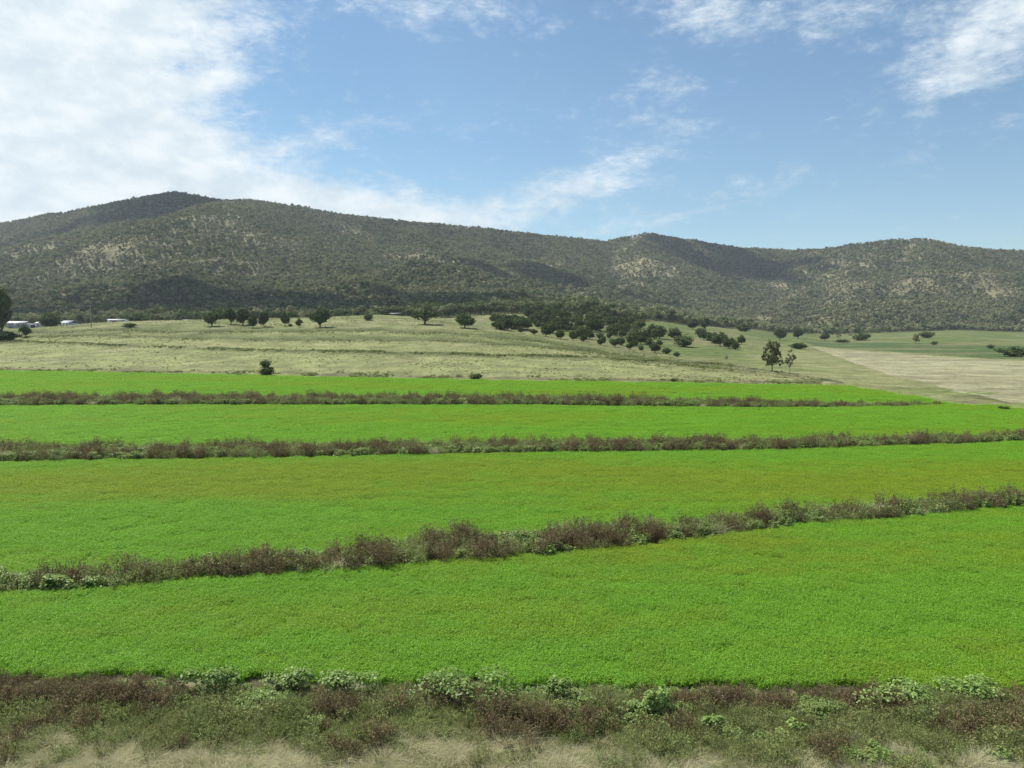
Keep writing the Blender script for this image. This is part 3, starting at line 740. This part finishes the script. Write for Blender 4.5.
# verge and contour banks on the knoll
def bank_weeds():
    P = []
    for tb, n, wd in [(BANKS[0][0], 2600, 1.6), (BANKS[1][0], 1900, 2.6), (BANKS[2][0], 1300, 3.0)]:
        b = rng.uniform(-.75, .30, n); e = np.interp(b, ebear, edist); c = np.interp(b, cbear, cY); Y = e + tb(b) * (c - e) + rng.normal(size=n) * wd; X = b * Y
        k = rng.random(n) < sstep(.3, .6, fbm(X / 14, Y / 14, 3, 301)); P.append(np.stack([X, Y], 1)[k])
    b = rng.uniform(-.75, .42, 2600); e = np.interp(b, ebear, edist); Y = e + 1.5 + np.abs(rng.normal(size=b.size)) * 4.5; X = b * Y; k = fbm(X / 10, Y / 5, 3, 302) > .5
    P.append(np.stack([X, Y], 1)[k])
    b = rng.uniform(-.75, .2, 2600); e = np.interp(b, ebear, edist); c = np.interp(b, cbear, cY); t = rng.uniform(.45, 1, b.size); Y = e + t * (c - e); X = b * Y; k = fbm(X / 30, t * 14, 3, 303) > .56
    P.append(np.stack([X, Y], 1)[k])
    b = rng.uniform(-.75, .42, 16000); e = np.interp(b, ebear, edist); c = np.interp(b, cbear, cY); t = rng.uniform(.02, 1.02, b.size); Y = e + t * (c - e); X = b * Y; k = rng.random(b.size) < .15 + .85 * (fbm(X / 24, t * 18, 3, 304) > .52)
    nbig = sum(len(p) for p in P); P.append(np.stack([X, Y], 1)[k])
    P = np.concatenate(P); n = len(P); Z = terrain(P[:, 0], P[:, 1])
    s = rng.uniform(.35, 1.2, n) * .75; s[nbig:] *= .8; rot = np.stack([0 * s, 0 * s, rng.uniform(0, 6.28, n)], 1)
    pick = rng.choice([3, 4, 5, 11, 12, 11, 12, 7], n); pick[nbig:] = rng.choice([8, 9, 10, 11, 12], n - nbig)
    scatter('weeds', weed_c, np.column_stack([P, Z - .02]), rot, np.stack([s * 1.3, s * 1.3, s * .85], 1), pick, rng.random(n) * .5, 'low olive weeds scattered along the contour banks of the knoll', 'weeds')
bank_weeds()


# ------------------------------------------------------------------ hillside forest
def forest_proto(seed, n=80, mats=(M_GUM, M_BARK), leaf=.095):
    r = np.random.default_rng(seed); L = lobeset(seed, 5, .62, .18, .26, .22)
    cs = []; ns = []; vv = []
    for (x, y, z, rx, rz) in L:
        k = n // 5; d = r.normal(size=(k, 3)); d /= np.linalg.norm(d, axis=1, keepdims=True); d *= r.uniform(.6, 1.05, (k, 1))
        cs.append(np.array([x, y, z]) + d * np.array([rx, rx, rz])); ns.append(d + np.array([0, 0, .4]) + r.normal(size=(k, 3)) * .4); vv.append(r.random() * .5 + r.random(k) * .5)
    Vl, Fl = leaves(np.concatenate(cs), np.concatenate(ns), leaf * r.uniform(.7, 1.4, sum(len(c) for c in cs)), .7, .1, r)
    Vs, Fs = tube([(0, 0, -.05), (0, 0, .35), (.01, 0, .6)], [.025, .02, .01], 4)
    me = mesh_np('hill_tree_%d' % seed, np.concatenate([Vl, Vs]), np.concatenate([Fl, Fs + len(Vl)]), {'v': ('FACE', 'FLOAT', np.concatenate([np.concatenate(vv), np.zeros(len(Fs))]))})
    me.materials.append(mats[0]); me.materials.append(mats[1])
    mi = np.zeros(len(me.polygons), np.int32); mi[len(Fl):] = 1; me.polygons.foreach_set('material_index', mi)
    return me


fc = proto_coll('hill_tree', [forest_proto(400 + i) for i in range(5)] + [forest_proto(410 + i, 90, (M_DARK, M_BARK), .1) for i in range(2)])


def gully(X, Y):
    wx = X + 90 * (fbm(X / 420, Y / 420, 3, 5) - .5); wy = Y + 90 * (fbm(X / 420, Y / 420, 3, 55) - .5)
    return np.abs(2 * fbm(wx / 260, wy / 330, 2, 31) - 1) * 1.5


def forest():
    N = 520000; b = rng.uniform(-.86, .86, N); Y = np.sqrt(rng.random(N) * (3100 ** 2 - 640 ** 2) + 640 ** 2); X = b * Y
    # about one candidate per 40 square metres; thin by cover
    Z, hb, t, e, c = terrain(X, Y, True)
    bare_ = blobw(X, Y, BARE); nl = fbm(X / 160, Y / 160, 4, 501); ns_ = fbm(X / 30, Y / 30, 3, 502)
    px = 512 + F * b
    start = np.interp(px, [-200, 0, 440, 520, 600, 660, 720, 780, 840, 900, 960, 1024, 1300], [660, 660, 640, 660, 690, 760, 900, 1060, 1180, 1230, 1280, 1230, 1250])
    crest = np.clip((Y - 2000) / 400, 0, 1)
    sun_ = sunny(X, Y); far_ = Y > 900; med = np.median(sun_[far_]); pass
    dens = (1 - .68 * np.clip(bare_ * 1.1, 0, 1)) * np.clip(.58 + .4 * (nl - .5) + .12 * (ns_ - .5) - .16 * crest + .3 * (gully(X, Y) - .5) - 1.8 * (sun_ - med), .22, .95)  # cover thinner on sun-facing slopes, denser in gullies, to imitate relief light and shade
    keep = (rng.random(N) < dens) & (Y > start + 120 * (nl - .5))
    # drop trees well behind the crest
    d2 = np.hypot(X, Y); 
    X, Y, Z, nl, hb, b = X[keep], Y[keep], Z[keep], nl[keep], hb[keep], b[keep]
    # horizon test on a polar table
    ab = np.arctan2(X, Y); ia = np.clip(((ab + R(44)) / R(88) * 700).astype(int), 0, 699)
    aa = (np.arange(700) + .5) / 700 * R(88) - R(44); rr = np.geomspace(500, 3600, 260); AA, R2 = np.meshgrid(aa, rr, indexing='ij')
    TZ = terrain(R2 * np.sin(AA), R2 * np.cos(AA)); elv = np.maximum.accumulate((TZ - CAM_H) / R2, axis=1)
    ir = np.clip(np.searchsorted(rr, np.hypot(X, Y)) - 1, 0, 259); vis = (Z + 30 - CAM_H) / np.hypot(X, Y) > elv[ia, ir]
    X, Y, Z, nl = X[vis], Y[vis], Z[vis], nl[vis]; n = len(X)
    h = rng.uniform(4.8, 10.5, n) * (.8 + .5 * nl); h *= np.where(rng.random(n) < .07, 1.35, 1.0); s = np.stack([h * rng.uniform(.75, 1.15, n), h * rng.uniform(.75, 1.15, n), h], 1)
    pick = np.where(rng.random(n) < .02 + .45 * gully(X, Y) + .3 * (Y < 1200), rng.integers(5, 7, n), rng.integers(0, 5, n))  # darker trees picked in gullies stand in for shade in the relief
    print('forest trees', n)
    scatter('forest', fc, np.stack([X, Y, Z - .2], 1), np.stack([0 * h, 0 * h, rng.uniform(0, 6.28, n)], 1), s, pick, rng.random(n) ** 2 * .9, 'open grey green eucalypt forest covering the range of hills', 'forest')
forest()

# ------------------------------------------------------------------ single trees
def plant(name, k, px, py, hpx, wpx, label, cat='tree', group=None, Y=None, rz=None, leaf_name='crown'):
    x, y, z = hit(px, py) if Y is None else on(px, Y)
    m = y / F / math.cos(PITCH); h, wd = hpx * m, wpx * m
    t = empty(name, (x, y, z - .05), random.uniform(0, 6.28) if rz is None else rz, (wd, wd, h))
    cr, tr = KINDS[k]
    for nm, me in (('trunk', tr), (leaf_name, cr)):
        o = bpy.data.objects.new(nm, me); C.objects.link(o); o.parent = t
    return tag(t, label, cat, group)


PT, GV, KN = 'paddock_tree', 'trees in the green valley', 'trees along the crest of the knoll'
T = plant
T('tall_tree', 'tall', 2, 340, 58, 25, 'tall dark tree cut off by the left edge, above the farm sheds')
T('bush', 'bush', 4, 341, 13, 30, 'wide low dark green bush at the foot of the tall tree', 'bush')
T(PT, 'round', 25.5, 337, 12.5, 12, 'small round dark tree standing alone in front of the white shed')
T(PT, 'round_mid', 52, 325, 18, 25, 'broad mid green tree growing between the farm sheds', Y=520)
T(PT, 'round_mid', 139, 321, 17, 24, 'broad olive tree just behind the white roofed open shed', Y=520)
T('bush', 'bush_mid', 130, 327.5, 6, 14, 'low flat olive bush on the knoll in front of the open shed', 'bush')
T(PT, 'round', 212, 326.5, 17, 18, 'dark round tree with foliage to the ground, at one end of the crest clump', group=KN)
T(PT, 'round_mid', 220, 321, 17, 16, 'paler green tree standing behind the crest clump', group=KN, Y=470)
T(PT, 'round_b', 231, 324.5, 19, 15, 'dark tree on a forked bare trunk inside the crest clump', group=KN)
T(PT, 'round_b', 243, 325.5, 18, 17, 'widest dark tree in the middle of the crest clump', group=KN)
T(PT, 'round_mid', 253, 328, 16, 11, 'slim lighter tree standing a little forward of the crest clump', group=KN)
T(PT, 'tall', 264, 327, 17, 13, 'narrow dark tree with a bare stem, last of the crest clump', group=KN)
T(PT, 'round', 285, 326, 14, 10, 'small upright dark tree in the group of three past the crest clump', group=KN)
T(PT, 'round_mid', 293, 321, 10, 11, 'little pale tree half hidden behind two small dark trees', group=KN, Y=470)
T(PT, 'round', 299, 327, 9, 8, 'smallest dark tree on the crest, beside a shrub', group=KN)
T('shrub', 'bush', 290.5, 326.5, 4, 4, 'tiny dark shrub between two small crest trees', 'shrub')
T(PT, 'round_b', 320, 327.5, 21, 21, 'large dense dark tree standing alone on the crest', group=KN)
T('shrub', 'bush_mid', 368.5, 320.5, 9, 11, 'pale green shrub alone on the highest part of the knoll', 'shrub')
T(PT, 'spread', 425, 324.5, 16, 30, 'wide spreading grey green tree with drooping sides on the knoll', group=KN)
T(PT, 'round', 465, 328, 15, 21, 'dark flat bottomed tree between the spreading tree and the grove', group=KN)
b1 = T('bush', 'bush_mid', 267.5, 376, 12.5, 17, 'two lobed bush with a round ball on top at the crop edge', 'bush')
x, y, z = b1.location; m_ = y / F
o = bpy.data.objects.new('upper_ball', KINDS['bush'][0]); C.objects.link(o); o.parent = b1
o.scale = (.62, .62, .85); o.location = (-.10, .0, .62)
T('shrub', 'bush_mid', 476, 380, 9, 14, 'small olive shrub on the verge above the farthest crop', 'shrub')
T(PT, 'round', 693, 329.5, 11, 12, 'dark tree with a lean crown, lower of the pair by the forest edge', group=GV)
T(PT, 'tall', 705.5, 329.5, 13, 11, 'dark upright tree, taller of the pair by the forest edge', group=GV)
T(PT, 'round_mid', 700, 336, 9, 11, 'small mid green tree above the dark clump in the valley', group=GV)
T(PT, 'round', 704, 340, 10, 13, 'dark tree at the upper end of the valley clump', group=GV)
T(PT, 'round_b', 712, 343, 12, 15, 'second dark tree down the row of the valley clump', group=GV)
T(PT, 'round', 720, 346, 14, 17, 'largest dark tree in the middle of the valley clump', group=GV)
T(PT, 'round_b', 729, 348.5, 12, 14, 'dark tree just below the largest of the valley clump', group=GV)
T(PT, 'round_mid', 735.5, 350, 10, 10, 'lowest tree of the valley clump, with grass under its crown', group=GV)
T(PT, 'round', 741.5, 344.5, 10, 9, 'round dark tree alone on the slope past the valley clump', group=GV)
T(PT, 'bush_mid', 683, 346.5, 15, 23, 'broad pale olive tree with foliage to the grass beside the grove', group=GV)
T(PT, 'round_mid', 675, 339.5, 13, 16, 'mid green tree above the broad pale olive tree', group=GV)
T('bush', 'bush', 667, 354, 8.5, 9, 'dark bush at the low end of the grove', 'bush')
T('bush', 'bush', 677, 356.5, 6, 7, 'single small round dark bush on the green slope below the grove', 'bush')
T('sapling', 'thin_gum', 726.5, 362, 8, 4, 'thin bare sapling on the green slope below the valley clump', 'sapling')
T(PT, 'bush', 743, 331.5, 10, 16, 'wide dark tree against the forest edge above the slope', group=GV)
T(PT, 'round', 780, 340, 12, 14, 'dark round tree on the rise behind the tall gum', group=GV)
T(PT, 'round_b', 798, 338.5, 10, 12, 'small dark tree on the skyline of the rise', group=GV)
T('bush', 'bush', 797.5, 349, 8, 17, 'low wide dark bush at the corner of the tan field', 'bush')
T('gum_tree', 'gum', 772, 371.5, 34, 25, 'tall open grey green gum tree at the edge of the valley paddock', Y=None)
T('gum_tree', 'thin_gum', 789.5, 373, 24, 17, 'sparse young gum with a thin pale trunk beside the tall gum')
T(PT, 'round', 825, 340.5, 8, 10, 'small dark tree where the green band meets the hill forest')
T(PT, 'thin_gum', 838.5, 340, 9, 8, 'thin open tree past the small dark tree at the forest edge')
T('bush', 'bush', 861, 340.5, 10, 18, 'long dark thicket at the foot of the wooded hill', 'bush')
T('bush', 'bush', 841, 342.5, 4, 15, 'very low dark bush before the thin open tree', 'bush')
T(PT, 'gum', 916, 343.5, 11, 8, 'pale open tree standing alone on the green band', 'tree')
T('bush', 'bush', 927, 338, 8, 14, 'dark bush at the end of the small grassy rise', 'bush')
T('shrub', 'bush', 990.5, 348.5, 5, 7, 'small dark shrub on the grassy rise by the right edge', 'shrub')
T('bush', 'bush', 1014, 356.5, 12.5, 29, 'large domed dark bush by the right edge above the tan field', 'bush')
T('bush', 'bush', 1000.5, 352.5, 6, 9, 'small bush touching the large domed bush', 'bush')
T('shrub', 'bush_mid', 934.5, 345, 5, 6, 'faint olive shrub on the grassy rise', 'shrub')
T('shrub', 'bush_mid', 1003.5, 410.5, 6, 12, 'low olive shrub where the crop meets the tan field', 'shrub')
T('shrub', 'bush', 674, 381.5, 4, 6, 'tiny dark shrub on the verge of the farthest crop', 'shrub')

# the grove below the hills
def grove():
    poly = np.array([(489, 329), (497, 322), (520, 318), (550, 317), (585, 316), (620, 321), (645, 328), (660, 336), (664, 343), (655, 351), (630, 349), (600, 342), (573, 337.5), (545, 333), (515, 331)])
    def ins(x, y):
        r_ = False; j = len(poly) - 1
        for i in range(len(poly)):
            if (poly[i, 1] > y) != (poly[j, 1] > y) and x < (poly[j, 0] - poly[i, 0]) * (y - poly[i, 1]) / (poly[j, 1] - poly[i, 1]) + poly[i, 0]: r_ = not r_
            j = i
        return r_
    P = [(497, 329), (508, 331), (521, 333), (534, 335), (546, 336.5), (573, 340.5), (560, 339), (584, 342), (601, 345.5), (615, 347), (630, 349.5), (641, 351), (655, 353)]
    tries = 0
    while len(P) < 112 and tries < 9000:
        tries += 1; x, y = random.uniform(485, 668), random.uniform(307, 353)
        if ins(x, y) and all(abs(x - a) / 4.6 + abs(y - b) / 2.7 > 1 for a, b in P): P.append((x, y))
    for i, (x, y) in enumerate(P):
        k = random.choice(['round', 'round_b', 'round_mid', 'round', 'tall', 'round_b', 'bush', 'round_mid']); hp = random.choice([random.uniform(6, 9), random.uniform(8, 12), random.uniform(10, 16)]) * (1.0 if y > 325 else .85)
        T('grove_tree', k, x, y, hp, hp * random.uniform(.95, 1.35), 'dark green tree crowded into the grove at the foot of the hills', 'tree', 'dark trees of the grove')
grove()

# ------------------------------------------------------------------ leafy shrubs among the near weeds
def leafy(px, py, wpx, hpx, label, seed, n=420):
    n = int(n * 1.9)
    x, y = (float(v) for v in flat(px, py)); m = math.hypot(y, CAM_H) / F; wd, h = wpx * m, hpx * m * 1.1
    t = empty('leafy_shrub', (x, y, 0)); r = np.random.default_rng(seed)
    lob = np.stack([r.uniform(-.5, .5, 9) * wd * .75, r.uniform(-.4, .4, 9) * wd * .5, h * r.uniform(.4, .72, 9)], 1); k = r.integers(0, 9, n)
    d = r.normal(size=(n, 3)); d /= np.linalg.norm(d, axis=1, keepdims=True); d[:, 2] = np.abs(d[:, 2]) * 1.1 - .25
    p = lob[k] + d * np.array([wd * .22, wd * .2, h * .3]) * r.uniform(.7, 1.05, (n, 1))
    Vl, Fl = leaves(p, d * .5 + np.array([0, 0, .9]) + r.normal(size=(n, 3)) * .35, .062 * r.uniform(.6, 1.4, n), .72, .25, r)
    f = link('foliage', mesh_np('shrub_foliage', Vl, Fl, {'v': ('FACE', 'FLOAT', np.clip(r.random(n) * .8 + .2, 0, 1))}), M_BROAD, t)
    Vs, Fs = joinm([tube([(lob[i, 0] * .2, lob[i, 1] * .2, -.03), (lob[i, 0] * .6, lob[i, 1] * .6, h * .35), lob[i]], [.02, .015, .007], 5) for i in range(9)])
    link('stem', mesh_np('shrub_stem', Vs, Fs, None, True), M_STEM, t)
    return tag(t, label, 'shrub', 'leafy shrubs in the near weeds')


leafy(212, 700, 50, 32, 'pale leaved shrub over a dark hollow, alone among brown weeds', 601, 520)
leafy(290, 694, 46, 24, 'flat topped leafy shrub against the crop, first of a touching pair', 602)
leafy(350, 694, 52, 24, 'wide grey green shrub against the crop, joined to its neighbour', 603)
leafy(468, 704, 80, 30, 'widest leafy shrub, with a long dark hollow under its front', 604, 640)
leafy(558, 706, 26, 27, 'small upright pale shrub standing alone just past the frame centre', 605, 300)
leafy(660, 722, 30, 30, 'bluish green shrub low among olive weeds', 606, 300)
leafy(713, 736, 18, 20, 'smallest leafy shrub, down near the dry grass', 607, 200)
leafy(890, 704, 70, 20, 'broad leafy shrub under the crop, between reddish weeds', 608, 560)
leafy(976, 704, 60, 22, 'pale leafy shrub close to the right edge', 609, 520)
leafy(800, 738, 20, 18, 'little light green shrub sunk in brown weeds below the crop', 610, 200)

# ------------------------------------------------------------------ farm buildings and pole
def plain_mat(name, c, rough=.6, metal=0.0, var=.12):
    m = bpy.data.materials.new(name); m.use_nodes = True; t = NT(m.node_tree); bs = t.n['Principled BSDF']
    tcn = t.add('ShaderNodeTexCoord').outputs['Object']; n = t.noise(t.mapping(tcn, scl=(1, 1, .3)), 1.3, 5)
    wv = t.add('ShaderNodeTexWave'); t.l.new(tcn, wv.inputs['Vector']); wv.inputs['Scale'].default_value = 4.0
    f = t.math('MULTIPLY', t.ramp(n, .3, .7, 1 - var, 1 + var), t.ramp(wv.outputs['Fac'], 0, 1, .92, 1.03)); cc = t.add('ShaderNodeCombineColor'); [t.l.new(f, cc.inputs[i]) for i in range(3)]
    t.l.new(t.mix(1.0, col(*c), cc.outputs[0], 'MULTIPLY'), bs.inputs['Base Color']); bs.inputs['Roughness'].default_value = rough; bs.inputs['Metallic'].default_value = metal
    return m


M_WHITE = plain_mat('white_sheet', (.50, .51, .52)); M_GREY = plain_mat('grey_sheet', (.28, .29, .32)); M_WALL = plain_mat('cream_wall', (.38, .38, .37)); M_DARKWALL = plain_mat('dark_timber', (.06, .055, .05)); M_GLASS = plain_mat('window_glass', (.05, .06, .07), .1)  # dark_timber: even dark base colour for the lean-to and hay shed walls
M_ROOFB = plain_mat('weathered_roof', (.14, .13, .125)); M_POLE = bark_mat('pole_wood', (.26, .24, .21), (.4, .37, .33))


def box(x0, x1, y0, y1, z0, z1):
    v = np.array([(x, y, z) for x in (x0, x1) for y in (y0, y1) for z in (z0, z1)], float)
    f = np.array([(0, 1, 3, 2), (4, 6, 7, 5), (0, 4, 5, 1), (2, 3, 7, 6), (0, 2, 6, 4), (1, 5, 7, 3)]); return v, f


def gable(wd, dp, h, rise, over=.35, th=.12, along='x'):
    """roof of two sloping sheets, ridge along x"""
    def sheet(s):
        y = s * (dp / 2 + over); x = wd / 2 + over; dz = -over * rise / (dp / 2)
        v = np.array([(-x, 0, h + rise), (x, 0, h + rise), (x, y, h + dz), (-x, y, h + dz)]); v2 = v + np.array([0, 0, th])
        V_ = np.concatenate([v, v2]); return V_, np.array([(0, 1, 2, 3), (7, 6, 5, 4), (0, 4, 5, 1), (1, 5, 6, 2), (2, 6, 7, 3), (3, 7, 4, 0)])
    a, b = sheet(-1), sheet(1); b[0][:, 1] += 0.0
    a[0][:, 1] -= .004; b[0][:, 1] += .004
    return joinm([a, b])


def gable_end(wd, dp, h, rise):
    it = []
    for s in (-1, 1):
        x0, x1 = sorted((s * wd / 2, s * (wd / 2 - .15))); v = np.array([(x, y, z) for x in (x0, x1) for y, z in ((-dp / 2, h), (dp / 2, h), (0, h + rise - .03))])
        it.append((v, np.array([(0, 1, 2, 2), (3, 5, 4, 4)]))); it.append((v, np.array([(0, 3, 4, 1), (1, 4, 5, 2), (2, 5, 3, 0)])))
    return it


def walls(wd, dp, h, openings=(), t=.15, zb=-1.0):
    """four walls; openings (x0,x1,z0,z1) cut in the front (-y) wall"""
    it = [box(-wd / 2, -wd / 2 + t, -dp / 2, dp / 2, zb, h), box(wd / 2 - t, wd / 2, -dp / 2, dp / 2, zb, h), box(-wd / 2 + t, wd / 2 - t, dp / 2 - t, dp / 2, zb, h)]
    xs = -wd / 2 + t
    for (a, b, z0, z1) in sorted(openings):
        if a > xs + .01: it.append(box(xs, a, -dp / 2, -dp / 2 + t, zb, h))
        if z0 > -.5: it.append(box(a, b, -dp / 2, -dp / 2 + t, zb, z0))
        if z1 < h - .02: it.append(box(a, b, -dp / 2, -dp / 2 + t, z1, h))
        xs = b
    if xs < wd / 2 - t: it.append(box(xs, wd / 2 - t, -dp / 2, -dp / 2 + t, zb, h))
    return it


def building(name, px, Y, wpx, h, dp, rise, rz, wall_m, roof_m, label, openings=(), doors=(), windows=(), lift=0.0):
    x, y, z = on(px, Y); wd = wpx * Y / F; t = empty(name, (x, y, z + lift), rz)
    link('wall', mesh_np('wall', *joinm(walls(wd, dp, h, [o for o in openings] + [d for d in doors] + [q for q in windows], zb=-1.0 - lift) + (gable_end(wd, dp, h, rise) if rise > .8 else []))), wall_m, t)
    link('roof', mesh_np('roof', *gable(wd, dp, h, rise)), roof_m, t)
    for (a, b, z0, z1) in doors: link('door', mesh_np('door', *box(a + .02, b - .02, -dp / 2 + .05, -dp / 2 + .1, z0, z1 - .02)), M_GREY, t)
    for (a, b, z0, z1) in windows:
        f = link('window', mesh_np('window', *joinm([box(a, b, -dp / 2 - .03, -dp / 2 + .1, z1 - .08, z1), box(a, b, -dp / 2 - .03, -dp / 2 + .1, z0, z0 + .08), box(a, a + .08, -dp / 2 - .03, -dp / 2 + .1, z0 + .08, z1 - .08), box(b - .08, b, -dp / 2 - .03, -dp / 2 + .1, z0 + .08, z1 - .08)])), M_WHITE, t)
        link('pane', mesh_np('pane', *box(a + .08, b - .08, -dp / 2 + .04, -dp / 2 + .06, z0 + .08, z1 - .08)), M_GLASS, f)
    return tag(t, label, 'building')


building('farm_shed', 20.5, 560, 16.5, 4.0, 9, 1.3, R(8), M_WALL, M_WHITE, 'pale walled shed with a white roof behind the small round tree', doors=[(-4.8, -2.2, -.2, 3.0)], windows=[(1.0, 2.4, 1.2, 2.4), (3.3, 4.7, 1.2, 2.4)])
building('farm_annex', 33.5, 575, 8, 2.8, 6, .6, R(0), M_DARKWALL, M_GREY, 'low dull lean-to between the white shed and the white hut', openings=[(-2.2, 2.2, -.5, 2.4)])
building('farm_hut', 41.5, 565, 6.5, 3.8, 4, .9, R(-10), M_WHITE, M_WHITE, 'small plain white hut beside the broad mid green tree', windows=[(-.7, .7, 1.3, 2.4)])
building('farm_house', 70.5, 590, 15, 3.2, 9, 2.0, R(-22), M_WALL, M_GREY, 'house with a sloping grey roof past the broad mid green tree', doors=[(-.5, .5, -.3, 2.1)], windows=[(-4.2, -2.8, 1.0, 2.2), (2.8, 4.2, 1.0, 2.2)])
building('open_shed', 119, 500, 16, 3.6, 7, .5, R(6), M_WHITE, M_WHITE, 'open fronted shed with a flat white roof on the crest past the pole', openings=[(-3.0, 4.6, -.5, 3.0)], lift=1.9)
building('hay_shed', 189.5, 520, 8, 3.0, 5, .6, R(0), M_DARKWALL, M_ROOFB, 'tiny weathered brown shed showing over the crest before the tree clump', openings=[(-2, 2, -.5, 2.4)], lift=1.2)
building('hay_shed', 396, 640, 10, 3.5, 6, .7, R(5), M_DARKWALL, M_ROOFB, 'faint grey shed at the forest edge behind the top of the knoll', openings=[(-3.4, 3.4, -.5, 2.8)], lift=1.0)

x, y, z = on(92.4, 400); t = empty('power_pole', (x, y, z)); ph = 23 * 400 / F
link('pole', mesh_np('pole', *tube([(0, 0, -.8), (0, 0, ph * .5), (0, 0, ph)], [.27, .23, .18], 10), None, True), M_POLE, t)
ca = link('crossarm', mesh_np('crossarm', *box(-1.5, 1.5, -.24, -.12, ph - .75, ph - .55)), M_POLE, t)
for s in (-1.3, -.45, .45, 1.3): link('insulator', mesh_np('insulator', *tube([(s, -.18, ph - .55), (s, -.18, ph - .42), (s, -.18, ph - .3)], [.05, .07, .03], 8)), M_WHITE, ca)
link('transformer', mesh_np('transformer', *joinm([tube([(.0, -.42, ph - 2.9), (.0, -.42, ph - 1.9)], [.26, .26], 12), box(-.1, .1, -.3, -.1, ph - 2.6, ph - 2.3)])), M_GREY, t)
tag(t, 'weathered wooden power pole with a crossarm above the farm sheds', 'power pole')

# ------------------------------------------------------------------ cumulus overhead, above the picture: they shade parts of the hills
cm = bpy.data.materials.new('cloud'); cm.use_nodes = True; t = NT(cm.node_tree); t.n.clear(); o = t.add('ShaderNodeOutputMaterial')
df = t.add('ShaderNodeBsdfDiffuse'); df.inputs[0].default_value = (.9, .9, .9, 1); tp = t.add('ShaderNodeBsdfTransparent'); mx = t.add('ShaderNodeMixShader')
nn = t.noise(t.add('ShaderNodeTexCoord').outputs['Object'], .012, 5, .6); t.l.new(t.ramp(nn, .3, .6, .4, .95), mx.inputs[0]); t.l.new(tp.outputs[0], mx.inputs[1]); t.l.new(df.outputs[0], mx.inputs[2]); t.l.new(mx.outputs[0], o.inputs[0])


def ico(sub_=2):
    import bmesh
    bm = bmesh.new(); bmesh.ops.create_icosphere(bm, subdivisions=sub_, radius=1); V_ = np.array([v.co[:] for v in bm.verts]); F_ = np.array([[v.index for v in f.verts] for f in bm.faces]); bm.free(); return V_, F_


def cloud(px, py, rx, ry, label, seed, ground=None):
    gx, gy, gz = ground or hit(px, py, 500); p = np.array([gx, gy, gz]) + sd * ((2900 - gz) / sd[2]); r = np.random.default_rng(seed); IV, IF = ico(3); it = []
    for i in range(26):
        a = r.uniform(0, 6.28); q = r.random() ** .6; rr = (.42 - .26 * q) * r.uniform(.7, 1.2)
        it.append((IV * np.array([rr * rx, rr * ry, rr * min(rx, ry) * .5]) * (1 + .12 * np.sin(IV[:, :1] * 9 + i)) + np.array([q * math.cos(a) * rx, q * math.sin(a) * ry, r.uniform(0, .12) * rx]), IF))
    o_ = link('cloud', mesh_np('cloud', *joinm(it), None, True), cm); o_.location = p; return tag(o_, label, 'cloud', kind='stuff')


cloud(0, 0, 430, 270, 'broad cloud overhead shading the lower slopes on the left', 801, (-340, 985, 45))
cloud(565, 290, 250, 210, 'ragged cloud overhead shading the slope above the grove', 802)
cloud(0, 0, 300, 170, 'small cloud overhead shading the forest behind the sheds', 803, (-720, 900, 45))
cloud(150, 204, 330, 190, 'cloud overhead shading the highest summit', 804)
cloud(745, 268, 230, 330, 'long cloud overhead shading the saddle between the far hills', 805)

# ------------------------------------------------------------------ air
HAZE = 0.00007
hz = link('haze', mesh_np('haze', *box(-5400, 5400, -5400, 5400, float(GZ.min()) - 1.5, float(GZ.max()) + 40)))
hm = bpy.data.materials.new('haze'); hm.use_nodes = True; t = NT(hm.node_tree); t.n.clear(); o = t.add('ShaderNodeOutputMaterial'); pv = t.add('ShaderNodeVolumePrincipled')
pv.inputs['Color'].default_value = (.80, .88, 1.0, 1); pv.inputs['Density'].default_value = HAZE; pv.inputs['Anisotropy'].default_value = .2; t.l.new(pv.outputs[0], o.inputs['Volume']); hz.data.materials.append(hm)
tag(hz, 'thin blue summer haze over the valley', 'haze', kind='stuff')
